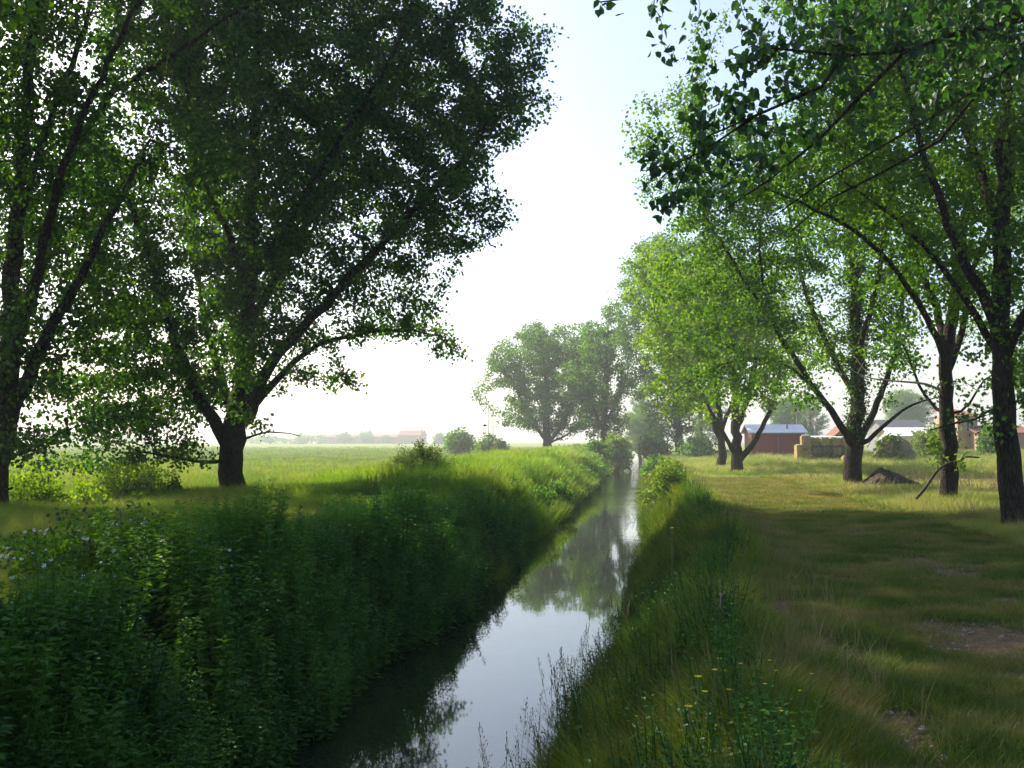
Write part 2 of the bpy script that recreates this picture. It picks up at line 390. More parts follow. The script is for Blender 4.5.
def leafy_stem(rng, h=1.0, nl=34, ls=.13, w=.4, top=.35):
    """an upright weed: stem, leaf pairs getting smaller to a pointed top"""
    V = []; q = []; t = []; fr = []; Z = np.zeros(3)
    bend = rng.randn(2) * .08
    def sp(u): return np.array([bend[0] * u * u, bend[1] * u * u, h * u])
    for u in (0, 1):
        for k in range(3): V.append(np.concatenate([Z, sp(u), np.array([cos(k * 2.1), sin(k * 2.1), 0]) * (.008 if u == 0 else .003)]))
    for k in range(3): q.append((k, (k + 1) % 3, (k + 1) % 3 + 3, k + 3)); fr.append(.3)
    for k in range(nl):
        u = .12 + .88 * (k / nl) ** .85; a = k * 2.4 + rng.rand() * .6
        L = ls * (1.0 - .62 * u) * (.75 + .5 * rng.rand()) * (.5 + min(1, u * 3) * .5)
        up = .1 + .9 * u * rng.rand() - .35 * rng.rand()
        d = np.array([cos(a), sin(a), up]); d /= np.linalg.norm(d); sd = np.array([-sin(a), cos(a), .35 * rng.randn()]) * L * w * .5
        p0 = sp(u); b = len(V)
        for o_ in (d * .01, d * L * .45 + sd + np.array([0, 0, .02 * L]), d * L + np.array([0, 0, -.22 * L]), d * L * .45 - sd): V.append(np.concatenate([Z, p0, o_]))
        q.append((b, b + 1, b + 2, b + 3)); fr.append(rng.rand())
    return np.array(V), np.array(q), np.zeros((0, 3), int), np.array(fr)

def flat(V): return V[:, :3] + V[:, 3:6] + V[:, 6:9] if V.shape[1] == 9 else V

def scatter_mesh(name, protos, pos, scale, rng, wscale=None, tilt=.12, tone=None, lush=0):
    """merge many rotated, scaled copies of the prototypes into one mesh; wscale widens the blades only"""
    Vs = []; Qs = []; Ts = []; Rq = []; Rt = []; n0 = 0
    which = rng.randint(0, len(protos), len(pos))
    scale = np.broadcast_to(scale, (len(pos),)); wscale = scale if wscale is None else np.broadcast_to(wscale, (len(pos),))
    for k, (v, q, t, fr) in enumerate(protos):
        I = np.where(which == k)[0]
        if not len(I): continue
        a = rng.rand(len(I)) * 2 * pi; ca, sa = np.cos(a)[:, None], np.sin(a)[:, None]
        S = scale[I][:, None]; Wd = wscale[I][:, None]
        if v.shape[1] == 9:
            Rs = np.sqrt(np.maximum(Wd, .3))
            vx, vy, vz = (v[None, :, j] * Rs + v[None, :, 3 + j] * S + v[None, :, 6 + j] * Wd for j in range(3))
        else: vx, vy, vz = (v[None, :, j] * S for j in range(3))
        x = vx * ca - vy * sa; y = vx * sa + vy * ca; z = vz
        tx = rng.randn(len(I))[:, None] * tilt; ty = rng.randn(len(I))[:, None] * tilt
        x = x + z * tx; y = y + z * ty
        W = np.stack([x + pos[I, 0:1], y + pos[I, 1:2], z + pos[I, 2:3]], 2).reshape(-1, 3)
        off = n0 + np.arange(len(I))[:, None, None] * len(v)
        tn = (tone[I] if tone is not None else rng.rand(len(I)) * .5 - .25)[:, None]
        if len(q): Qs.append((q[None] + off).reshape(-1, 4)); Rq.append(np.clip(fr[:len(q)][None] * .7 + .15 + tn, 0, 1).ravel())
        if len(t): Ts.append((t[None] + off).reshape(-1, 3)); Rt.append(np.clip(fr[len(q):][None] * .7 + .15 + tn, 0, 1).ravel())
        Vs.append(W); n0 += len(W)
    fl = []; rr = []
    if Qs: fl.append(np.concatenate(Qs)); rr += Rq
    if Ts: fl.append(np.concatenate(Ts)); rr += Rt
    return mesh_from(name, np.concatenate(Vs), fl, rnd=np.concatenate(rr))

def sample(rng, n, y0, y1, xa, xb, power=1.0):
    """points between curves xa(y), xb(y); density falls with distance as y^-power; kept near the field of view"""
    u = rng.rand(n)
    if abs(power - 1) < 1e-6: y = y0 * (y1 / y0) ** u
    else: y = (y0 ** (1 - power) + u * (y1 ** (1 - power) - y0 ** (1 - power))) ** (1 / (1 - power))
    a = np.maximum(xa(y), -.66 * y - 2.5); b = np.minimum(xb(y), .41 * y + 2.5)
    ok = b > a
    wmax = np.max((b - a)[ok]) if ok.any() else 1
    # thin by width so the density per area stays even across y
    x = a + (b - a) * rng.rand(n)
    return x[ok], y[ok]

def to_pos(x, y, dz=0): return np.stack([x, y, TZ(x, y) + dz], 1)
def wfac(y, ref=9.0): return np.maximum(1, y / ref)

r1 = np.random.RandomState(11)
# short turf on the track
pt = [blade_tuft(r1, 12, .075, .0075, .06, .7, .45, 2) for _ in range(8)]
x, y = sample(r1, 62000, 3.2, 44, lambda y: XR(y) + 1.9, lambda y: 9.5 + 0 * y, 1.0)
d = dirt(x, y); keep = r1.rand(len(x)) > d * 1.1 - .03
tall = fbm(x, y, 1.3, 77)
hfac = (.45 + 1.15 * tall) * (1 + 1.2 * sst(5.2, 7.5, x)) * (1 + .9 * np.exp(-((x - XR(y) - 2.0) / .5) ** 2))
x, y, hfac = x[keep], y[keep], hfac[keep]
me = scatter_mesh('track_grass', pt, to_pos(x, y), hfac * wfac(y, 30) ** .5, r1, hfac ** .3 * wfac(y, 8), .3, tone=(fbm(x, y, .9, 12) - .5) * .9 + .4 * sst(24, 30, y))
tag(link('track_grass', me, M['grass_short']), 'short trodden grass growing over the track', 'grass', kind='stuff')
# dead litter and small stones on the worn soil
pl = [blade_tuft(r1, 7, .03, .006, .05, 2.2, .5, 2) for _ in range(4)]
x, y = sample(r1, 16000, 3.6, 26, lambda y: .9 + 0 * y, lambda y: 6 + 0 * y, 1.0); k = dirt(x, y) > .12; x, y = x[k], y[k]
me = scatter_mesh('dry_litter', pl, to_pos(x, y), np.full(len(x), 1.0), r1, wfac(y, 8), .8)
tag(link('dry_litter', me, M['seed']), 'dry straw and leaf litter on the worn soil of the track', 'litter', kind='stuff')
def pebble(rng):
    import itertools
    V = []; n = 6
    for a in range(1, 3):
        for k in range(n):
            th = a * pi / 3; V.append((sin(th) * cos(k * pi / 3) * (.8 + .4 * rng.rand()), sin(th) * sin(k * pi / 3) * (.8 + .4 * rng.rand()), cos(th) * .6))
    V += [(0, 0, .6), (0, 0, -.6)]
    q = [(k, n + k, n + (k + 1) % n, (k + 1) % n) for k in range(n)]; t = [(k, (k + 1) % n, 12) for k in range(n)] + [(n + (k + 1) % n, n + k, 13) for k in range(n)]
    return np.array(V), np.array(q), np.array(t), np.full(18, rng.rand())
x, y = sample(r1, 5200, 3.6, 20, lambda y: .9 + 0 * y, lambda y: 5.5 + 0 * y, 1.0); k = dirt(x, y) > .3; x, y = x[k], y[k]
me = scatter_mesh('pebbles', [pebble(r1) for _ in range(5)], to_pos(x, y, .004), .006 + .022 * r1.rand(len(x)) ** 3.2, r1)
M['stone'] = leaf_mat('pebble', (.16, .14, .11), (.26, .23, .19), (.42, .39, .34), trans=0, gloss=.02)
tag(link('pebbles', me, M['stone']), 'small stones scattered over the worn soil of the track', 'pebbles', kind='stuff')

# tall grass on the right bank
pb = [blade_tuft(r1, 16, .50, .008, .09, .5, .4, 3) for _ in range(8)]
x, y = sample(r1, 30000, 2.6, 75, lambda y: XR(y) + .05, lambda y: XR(y) + 2.55 + .5 * (vn(y, y * 0, 2.2, 3) - .5), 1.05)
e = x - XR(y)
h = (.22 + .40 * fbm(x, y, 1.1, 8) + .62 * vn(x, y, .33, 88) ** 1.6) * (.7 + .3 * sst(0, .7, e)) * (1 - .72 * sst(1.4, 2.3, e)) * (1 + .35 * sst(28, 40, y)); k = r1.rand(len(x)) > .5 * sst(2.0, 2.6, e); 
k &= ~((dirt(x, y) > .35))
x, y, h = x[k], y[k], h[k]
me = scatter_mesh('bank_grass', pb, to_pos(x, y, -.02), h, r1, h ** .5 * wfac(y, 11), .2, tone=(fbm(x, y, .8, 22) - .45) * 1.5)
tag(link('bank_grass', me, M['grass_bank']), 'tall green grass covering the right bank of the stream', 'grass', kind='stuff')
# broad-leaved weeds mixed in on the right bank
pw = [leafy_stem(r1, .55 + .2 * r1.rand(), 24, .10, .42) for _ in range(6)]
x, y = sample(r1, 5200, 3.2, 60, lambda y: XR(y) - .05, lambda y: XR(y) + 1.7, 1.0)
k = fbm(x, y, 1.6, 9) > .42; x, y = x[k], y[k]
me = scatter_mesh('bank_weeds', pw, to_pos(x, y, -.02), .55 + .5 * r1.rand(len(x)), r1, (.7 + .4 * r1.rand(len(x))) * wfac(y, 22), .14)
tag(link('bank_weeds', me, M['weed']), 'leafy weeds at the waterside of the right bank', 'weeds', kind='stuff')
# rough grass round the right-hand tree row
pr = [blade_tuft(r1, 14, .36, .007, .12, .6, .45, 2) for _ in range(6)]
x, y = sample(r1, 30000, 12, 110, lambda y: np.where(y < 44, 5.9, XR(y) + 2), lambda y: 60 + 0 * y, 1.15)
hay = sst(8.7, 10, x) * sst(25, 28, y) * (1 - sst(44, 48, y))
h = (.25 + 1.3 * fbm(x, y, 1.6, 14)) * (1 + .6 * sst(45, 55, y)) * (1 - .65 * hay) * (.6 + .4 * sst(6.2, 7.2, x))
me = scatter_mesh('verge_grass', pr, to_pos(x, y, -.02), h, r1, wfac(y, 16), .25, tone=(fbm(x, y, 1.7, 18) - .45) * 1.6 + hay * .7)
tag(link('verge_grass', me, M['grass_verge']), 'rough yellowing grass around the right-hand tree row', 'grass', kind='stuff')

# pale dead stalks among the green
ps = [blade_tuft(r1, 3, .62, .005, .05, .35, .35, 3) for _ in range(6)]
x, y = sample(r1, 2600, 3.0, 70, lambda y: XR(y) + .3, lambda y: XR(y) + 2.7, 1.1); k = fbm(x, y, .9, 51) > .50; x, y = x[k], y[k]
x2, y2 = sample(r1, 6000, 14, 90, lambda y: 6.3 + 0 * y, lambda y: 45 + 0 * y, 1.1); x3, y3 = sample(r1, 8000, 14, 150, lambda y: -90 + 0 * y, lambda y: XL(y) - 2, 1.1)
x = np.concatenate([x, x2, x3]); y = np.concatenate([y, y2, y3])
me = scatter_mesh('dry_stalks', ps, to_pos(x, y, -.02), .35 + .55 * r1.rand(len(x)), r1, .8 * wfac(y, 12), .2)
tag(link('dry_stalks', me, M['seed']), 'pale dead grass stalks standing among the green grass', 'dry grass', kind='stuff')
# left meadow
pm = [blade_tuft(r1, 14, .5, .008, .13, .5, .4, 2) for _ in range(8)]
x, y = sample(r1, 44000, 5, 210, lambda y: -200 + 0 * y, lambda y: XL(y) - 2.2, 1.2)
crop = (y > 64) & (y < 200) & (x < -.05 * y - 10)
h = (.5 + .75 * fbm(x, y, 2.6, 25)) * np.where(crop, .5, 1)
me = scatter_mesh('meadow_grass', pm, to_pos(x, y, -.03), h, r1, wfac(y, 14), .22, tone=(fbm(x, y, 2.2, 27) - .45) * 1.5 - crop * .25)
tag(link('meadow_grass', me, M['grass_meadow']), 'tall yellow-green meadow grass on the left side of the stream', 'grass', kind='stuff')

# lush growth along the left bank
pv = [leafy_stem(r1, .95 + .3 * r1.rand(), 48, .17, .36) for _ in range(10)]
x, y = sample(r1, 24000, 4.0, 50, lambda y: XL(y) - 7.5, lambda y: XL(y) + .12, 1.0)
hump = vn(x, y, 1.1, 33) * .55 + vn(x, y, .42, 34) * .45; ed = XL(y) - x
h = np.clip((-.42 + 1.35 * hump + .35 * (vn(x, y, 2.7, 38) - .5)) * (1 - .75 * sst(1.9, 2.9, ed)) + .12 - .22 * sst(13, 22, y) - TZ(x, y), .18, 1.15) * (.8 + .3 * sst(.1, .9, ed)); k = r1.rand(len(x)) > 2 * ((x + 5.3) ** 2 + (y - 9.5) ** 2 < 1.0) + .75 * ((x + 3.9) ** 2 + (y - 8.7) ** 2 < .9) + 2 * ((x + 5.5) ** 2 + ((y - 23) / 2.6) ** 2 < 1.7) + .8 * sst(.46, .28, hump) + .86 * sst(2.0, 3.6, ed) + 1.1 * sst(23, 33, y); x, y, h = x[k], y[k], h[k]
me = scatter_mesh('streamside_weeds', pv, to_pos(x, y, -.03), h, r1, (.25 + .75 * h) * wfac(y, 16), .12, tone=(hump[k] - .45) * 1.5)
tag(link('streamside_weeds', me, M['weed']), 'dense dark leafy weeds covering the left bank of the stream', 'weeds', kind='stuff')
pg = [blade_tuft(r1, 22, .95, .011, .17, .42, .3, 3) for _ in range(8)]
x, y = sample(r1, 30000, 20, 150, lambda y: XL(y) - 6.5 - .02 * y, lambda y: XL(y) + .1, 1.0)
hump = vn(x, y, 2.3, 35) * .6 + vn(x, y, .9, 39) * .4
h = (.22 + 1.35 * hump) * (.5 + .5 * sst(22, 32, y)) * (1 - .3 * sst(4, 6.5, XL(y) - x))
me = scatter_mesh('streamside_grass', pg, to_pos(x, y, -.03), h, r1, h ** .5 * wfac(y, 16), .12, tone=(hump - .5) * 1.5)
tag(link('streamside_grass', me, M['grass_reed']), 'tall billowing sunlit grass on the left bank further off', 'grass', kind='stuff')
x, y = sample(r1, 9000, 25, 95, lambda y: XL(y) - 4.5, lambda y: XL(y) + .2, 1.0)
hump = vn(x, y, 1.9, 61) * .6 + vn(x, y, .8, 62) * .4; k = r1.rand(len(x)) < sst(.35, .55, hump); x, y, hump = x[k], y[k], hump[k]
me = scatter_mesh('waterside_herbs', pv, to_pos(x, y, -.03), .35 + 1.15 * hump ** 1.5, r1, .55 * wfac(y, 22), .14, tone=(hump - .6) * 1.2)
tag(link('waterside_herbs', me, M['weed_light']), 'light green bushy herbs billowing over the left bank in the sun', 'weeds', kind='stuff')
rw = np.random.RandomState(44); yy = 24 + 50 * rw.rand(1100); k = vn(yy, yy * 0 + 3, 2.5, 2) > .5; yy = yy[k]; xx = XL(yy) + .15 + 1.6 * rw.rand(len(yy)) ** 2.4
V_ = []; 
for a_, b_ in zip(xx, yy):
    an = rw.rand() * 6.28; L_ = .05 + .12 * rw.rand(); dx, dy = cos(an) * L_, sin(an) * L_; z_ = WATER + .004 + .006 * rw.rand()
    V_ += [(a_, b_, z_), (a_ + dx * .5 - dy * .3, b_ + dy * .5 + dx * .3, z_ + .004), (a_ + dx, b_ + dy, z_), (a_ + dx * .5 + dy * .3, b_ + dy * .5 - dx * .3, z_ + .004)]
b4 = np.arange(len(xx))[:, None] * 4 + np.array([0, 1, 2, 3])
tag(link('water_weed', mesh_from('water_weed', np.array(V_), [b4], rnd=rw.rand(len(xx))), M['leaf_bush']), 'scraps of water weed floating near the left bank', 'water weed', kind='stuff')
# darker grass under the left trees
x, y = sample(r1, 9000, 8, 34, lambda y: XL(y) - 12, lambda y: XL(y) - 2.4, 1.0)
h = .35 + .5 * fbm(x, y, 2.0, 36)
me = scatter_mesh('shade_grass', pb, to_pos(x, y, -.03), h * 1.0, r1, wfac(y, 10), .2)
tag(link('shade_grass', me, M['grass_bank']), 'deep green grass under the left-hand trees', 'grass', kind='stuff')
print('grass', time.time() - T0_)

# ---------------------------------------------------------------- trees
def catmull(pts, step):
    pts = np.asarray(pts, float)
    if len(pts) < 3: 
        n = max(2, int(np.linalg.norm(pts[-1] - pts[0]) / step) + 1); return pts[0] + (pts[-1] - pts[0]) * np.linspace(0, 1, n)[:, None]
    p = np.vstack([2 * pts[0] - pts[1], pts, 2 * pts[-1] - pts[-2]]); out = []
    for k in range(1, len(p) - 2):
        n = max(1, int(np.linalg.norm(p[k + 1] - p[k]) / step)); t = (np.arange(n) / n)[:, None]
        a, b, c, d = p[k - 1], p[k], p[k + 1], p[k + 2]
        out.append(.5 * ((2 * b) + (-a + c) * t + (2 * a - 5 * b + 4 * c - d) * t ** 2 + (-a + 3 * b - 3 * c + d) * t ** 3))
    out.append(p[-2:-1]); return np.concatenate(out)

def grow(nodes, parent, attr, step, di, dk, iters, rng, trop=.08):
    nodes = [np.array(n) for n in nodes]; parent = list(parent)
    A = attr.copy(); NP = np.array(nodes)
    def nearest(A, Pn, base):
        best = np.full(len(A), 1e9); bi = np.zeros(len(A), int)
        for s in range(0, len(Pn), 400):
            dd = ((A[:, None] - Pn[None, s:s + 400]) ** 2).sum(2); jj = dd.argmin(1); v = dd[np.arange(len(A)), jj]
            m_ = v < best; best[m_] = v[m_]; bi[m_] = jj[m_] + s + base
        return best, bi
    best, bi = nearest(A, NP, 0)
    kids = {}
    for it in range(iters):
        if not len(A): break
        act = best < di * di
        if not act.any(): 
            act = best <= np.partition(best, min(5, len(best) - 1))[min(5, len(best) - 1)]
        P_ = np.array(nodes); dv = A[act] - P_[bi[act]]; dv /= np.linalg.norm(dv, axis=1)[:, None] + 1e-9
        u, inv = np.unique(bi[act], return_inverse=True); S = np.zeros((len(u), 3)); np.add.at(S, inv, dv)
        new = []; b0 = len(nodes)
        for uu, s_ in zip(u, S):
            if kids.get(uu, 0) >= 3: continue
            L = np.linalg.norm(s_)
            if L < 1e-3: s_ = rng.randn(3)
            s_ = s_ / (np.linalg.norm(s_) + 1e-9) + np.array([0, 0, trop]) + rng.randn(3) * .14; s_ /= np.linalg.norm(s_)
            p = P_[uu] + s_ * step
            nodes.append(p); parent.append(int(uu)); new.append(p); kids[uu] = kids.get(uu, 0) + 1
        if not new:
            A = A[~act]; best = best[~act]; bi = bi[~act]; continue
        nb, ni = nearest(A, np.array(new), b0)
        m_ = nb < best; best[m_] = nb[m_]; bi[m_] = ni[m_]
        keep = best > dk * dk; A = A[keep]; best = best[keep]; bi = bi[keep]
    return np.array(nodes), np.array(parent)

def vnoise3(p, s, seed):
    return (vn(p[:, 0] + p[:, 2] * .7, p[:, 1] - p[:, 2] * .5, s, seed) + vn(p[:, 2] + 7.1, p[:, 0] * .8 + p[:, 1] * .6, s, seed + 9)) * .5

def tube_mesh(nodes, parent, rad, sel, rng, name, flare=None):
    """tubes along every chain of the selected nodes"""
    kids = [[] for _ in nodes]
    for k, p in enumerate(parent):
        if p >= 0: kids[p].append(k)
    mb = MB(); started = np.zeros(len(nodes), bool)
    order = np.argsort(-rad)
    done = np.zeros(len(nodes), bool)
    for k in order:
        if done[k] or not sel[k]: continue
        chain = [k]; done[k] = True; c = k
        while True:
            ks = [q_ for q_ in kids[c] if not done[q_] and sel[q_]]
            if not ks: break
            c = max(ks, key=lambda q_: rad[q_]); chain.append(c); done[c] = True
        pts = [nodes[q_] for q_ in chain]; rr = [rad[q_] for q_ in chain]
        if parent[k] >= 0: pts = [nodes[parent[k]]] + pts; rr = [min(rad[parent[k]] * .9, rr[0] * 1.35)] + rr
        if len(pts) < 2: continue
        r0 = max(rr); n = 14 if r0 > .2 else 8 if r0 > .07 else 5 if r0 > .025 else 3
        rr = np.array(rr)
        if r0 > .07:
            R = rr[:, None] * (1 + .10 * (vn(np.arange(n)[None] * .9 + np.zeros((len(rr), 1)), np.arange(len(rr))[:, None] * .35 + np.zeros((1, n)), 1, int(k) % 97) - .5) * 2)
            if r0 > .2: 
                R = R * (1 + .05 * np.sin(np.arange(n) * 2 * pi / n * 4 + 1)[None])
            mb.tube(np.array(pts), R, n)
        else: mb.tube(np.array(pts), rr, n)
    return mb.mesh(name, smooth=True)

def leaves_mesh(name, C, size, rng, up=.35, hang=.5, shape='quad', tone=None):
    n = len(C)
    d = rng.randn(n, 3); d[:, 2] -= hang; d /= np.linalg.norm(d, axis=1)[:, None]
    nn = rng.randn(n, 3); nn[:, 2] += up; s = np.cross(d, nn); s /= np.linalg.norm(s, axis=1)[:, None] + 1e-9
    nr = np.cross(s, d)
    L = (size * (.65 + .7 * rng.rand(n)))[:, None]
    rr = rng.rand(n)
    if tone is not None: rr = np.clip(rr * .75 + .12 + tone, 0, 1)
    if shape == 'quad':
        V_ = np.stack([C, C + d * L * .42 + s * L * .42 + nr * L * .06, C + d * L, C + d * L * .42 - s * L * .42 + nr * L * .06], 1).reshape(-1, 3)
        b = np.arange(n)[:, None] * 4; return mesh_from(name, V_, [b + np.array([0, 1, 2, 3])], rnd=rr)
    pts = [(0, 0, 0), (.16, .42, .07), (.55, .34, .10), (1, 0, -.04), (.55, -.34, .10), (.16, -.42, .07)]
    V_ = np.stack([C + d * L * a + s * L * b_ + nr * L * c for a, b_, c in pts], 1).reshape(-1, 3)
    b = np.arange(n)[:, None] * 6
    return mesh_from(name, V_, [np.concatenate([b + np.array([0, 1, 2, 3]), b + np.array([0, 3, 4, 5])])], rnd=np.concatenate([rr, rr]))

def make_tree(D, base_px, limbs, blobs, n_attr, leaves_per, leaf_size, mat, label, seed, r_trunk, step=.45, dk=.55, di=2.6, spread=.34,
              cat='tree', name='poplar_tree', ivy=0, group=None, shape='quad', gap=.42, extra=None, base=None, twig_r=.03, taper=2.4, tip=.007, leafmax=None, hang=.5):
    """limbs: list of (list of (px, py, dD), r0, r1); the first is the trunk. blobs: (px, py, r_px, vertical factor, dD, depth factor)"""
    rng = np.random.RandomState(seed)
    if base is None:
        b = P(base_px[0], base_px[1], D); base = np.array([b[0], b[1], float(TZ(b[0], b[1])) - .08])
    nodes = []; parent = []; spec = []
    for li, (pts, r0, r1_) in enumerate(limbs):
        pl = [P(p[0], p[1], D + p[2]) for p in pts]
        if li == 0: pl[0] = base.copy()
        c = catmull(pl, .3)
        c[1:-1] += rng.randn(len(c) - 2, 3) * .015 * min(3, 8 * r0 + .3)
        rr = r0 + (r1_ - r0) * np.linspace(0, 1, len(c)) ** .8
        if li == 0:
            h = c[:, 2] - base[2]; rr = rr * (1 + .38 * np.exp(-h / (r0 * 1.0)))
            par = -1; st = 0
        else:
            dd = ((np.array(nodes) - c[0]) ** 2).sum(1); par = int(dd.argmin()); st = 1
            c[0] = nodes[par]
        for k in range(st, len(c)):
            nodes.append(c[k]); parent.append(par); spec.append(rr[k]); par = len(nodes) - 1
    n_spec = len(nodes); trunk_n = len(catmull([0, 1], .3)) if False else None
    vols = np.array([b_[2] ** 3 * b_[3] for b_ in blobs], float) ** .85; cnt = np.maximum(4, (vols / vols.sum() * n_attr * 1.9)).astype(int)
    A = []
    for b_, n in zip(blobs, cnt):
        c = P(b_[0], b_[1], D + b_[4]); R = b_[2] * (D + b_[4]) / F; df = b_[5] if len(b_) > 5 else 1
        v = rng.randn(n, 3); v /= np.linalg.norm(v, axis=1)[:, None]; v *= (rng.rand(n) ** (1 / 2.4))[:, None] * R
        v[:, 2] *= b_[3]; v[:, 1] *= df; A.append(c + v)
    A = np.concatenate(A)
    A = A[vnoise3(A, 2.2 if step > .3 else .8, seed) > gap - .04]
    A = A[A[:, 2] > base[2] + .5]
    if len(A) > n_attr: A = A[rng.permutation(len(A))[:n_attr]]
    nodes, parent = grow(nodes, parent, A, step, di, dk, 160, rng)
    spec = np.array(spec)
    # pipe model radii
    n = len(nodes); acc = np.zeros(n); ht = np.zeros(n)
    for k in range(n - 1, -1, -1):
        acc[k] = max(acc[k], tip ** taper) if acc[k] == 0 else acc[k]
        if parent[k] >= 0: acc[parent[k]] += acc[k] + (tip * .35) ** taper
    # limb nodes come before grown nodes, so every parent index is smaller
    rad = acc ** (1 / taper); rad[:n_spec] = spec
    for k in range(n_spec, n): rad[k] = min(rad[k], rad[parent[k]] * .8 if parent[k] < n_spec else rad[parent[k]])
    rel = nodes - base
    t = thing(name, label, cat, base, group)
    seltr = np.zeros(n, bool); n_tr = len(catmull([P(p[0], p[1], D + p[2]) for p in limbs[0][0]], .3)); seltr[:n_tr] = True
    link('trunk', tube_mesh(rel, parent, rad, seltr, rng, 'trunk'), M['bark'], t)
    selb = ~seltr
    link('branches', tube_mesh(rel, parent, rad, selb & (rad > .0), rng, 'branches'), M['bark'], t)
    tw = np.where((rad < twig_r) & (np.arange(n) >= n_spec) & (nodes[:, 2] > base[2] + .45))[0]
    C = rel[tw]; par = rel[parent[tw]]
    rep = leaves_per
    u = rng.rand(len(tw) * rep, 1); Cc = np.repeat(C, rep, 0) * u + np.repeat(par, rep, 0) * (1 - u)
    v = rng.randn(len(Cc), 3) * spread * .55; v[:, 2] *= .8; Cc = Cc + v
    if extra is not None:
        Cc = np.concatenate([Cc, extra(rng) - base])
    tone = (vnoise3(Cc, 1.6, seed + 3) - .5) * .8
    cr = link('crown', leaves_mesh('crown', Cc, leaf_size, rng, tone=tone, shape=shape, hang=hang), mat, t)
    if ivy:
        k = rng.randint(5, int(n_tr * .55), ivy); u_ = rng.randn(ivy, 3) * np.array([1, 1, .3]); u_ /= np.linalg.norm(u_, axis=1)[:, None]; c = rel[k] + u_ * (rad[k] + .02 + .22 * rng.rand(ivy) ** 2)[:, None] + rng.randn(ivy, 3) * [0, 0, .12]
        link('ivy', leaves_mesh('ivy', c, .07, rng, shape=shape), M['leaf_dark'], t)
    print(label[:40], n, len(Cc), round(time.time() - T0_, 1))
    return t

# big tree, left middle
D1 = 29
tree_main = make_tree(D1, (233, 495), [
    ([(233, 497, 0), (232, 470, 0), (233, 440, 0), (240, 400, .2), (246, 340, .5), (250, 260, .6), (253, 170, .4), (258, 60, 0), (262, -60, 0)], .37, .07),
    ([(229, 447, 0), (208, 410, -.4), (184, 365, -1), (163, 300, -1.5), (140, 230, -1.5), (110, 150, -2)], .20, .045),
    ([(243, 425, 0), (272, 362, -.5), (318, 312, -1), (370, 255, -1.5), (420, 205, -1), (470, 150, -.5), (505, 100, 0)], .21, .035),
    ([(246, 415, 0), (272, 385, 1), (310, 350, 1.5), (352, 335, 2), (400, 330, 2.5), (440, 335, 3)], .14, .025),
    ([(226, 462, 0), (205, 462, -.6), (178, 458, -1.0), (140, 452, -1.6)], .07, .02),
    ([(240, 440, 0), (268, 432, -.6), (300, 436, -1.0)], .05, .012),
    ([(236, 430, 0), (222, 380, 2), (205, 320, 3.5), (195, 240, 4.5), (190, 120, 5)], .17, .04),
    ([(246, 330, .5), (280, 270, 2), (315, 200, 3), (340, 110, 3.5), (360, 20, 4)], .16, .03),
    ([(250, 280, .6), (290, 220, -2), (340, 140, -3.5), (390, 60, -4), (420, -20, -4)], .16, .03),
    ([(248, 300, .5), (230, 240, -2.5), (200, 170, -4.5), (185, 80, -5)], .15, .03),
], [(165, 310, 85, 1, 0, 1.2), (140, 200, 80, 1, 0, 1.2), (60, 468, 36, .55, -2, 1.2), (120, 468, 40, .5, -2, 1.2), (185, 452, 30, .5, -1.5, 1.2), (300, 90, 215, 1, 0, 1), (440, 70, 105, 1.05, 0, 1.3), (410, 190, 105, .85, -.5, 1.3), (380, 275, 65, .6, .5, 1.6), (190, 240, 150, .9, 0, 1.1), (260, -110, 220, .8, 0, 1),
    (130, 385, 80, .75, -.5, 1.3), (400, 325, 52, .45, 2.5, 1.5), (300, 320, 70, .7, 0, 1.5), (330, 385, 40, .5, 1, 1.5), (160, 445, 48, .5, -1.2, 1.2), (300, 425, 24, .5, -1, 1.5),
    (185, 240, 60, 1, -1, 1.3), (450, 235, 55, .55, 0, 1.6), (505, 225, 26, .6, 0, 1.4), (430, 355, 34, .5, 2.5, 1.4), (540, 90, 24, 1.6, 0, 1.2), (530, 40, 30, 1, 0, 1.2), (500, 95, 52, 1.2, 0, 1.5), (215, 340, 95, .8, -1, 1.3)],
    7600, 72, .112, M['leaf_dark'], 'large dark spreading poplar left of the stream with forked trunk in tall grass', 21, .44, gap=.36)
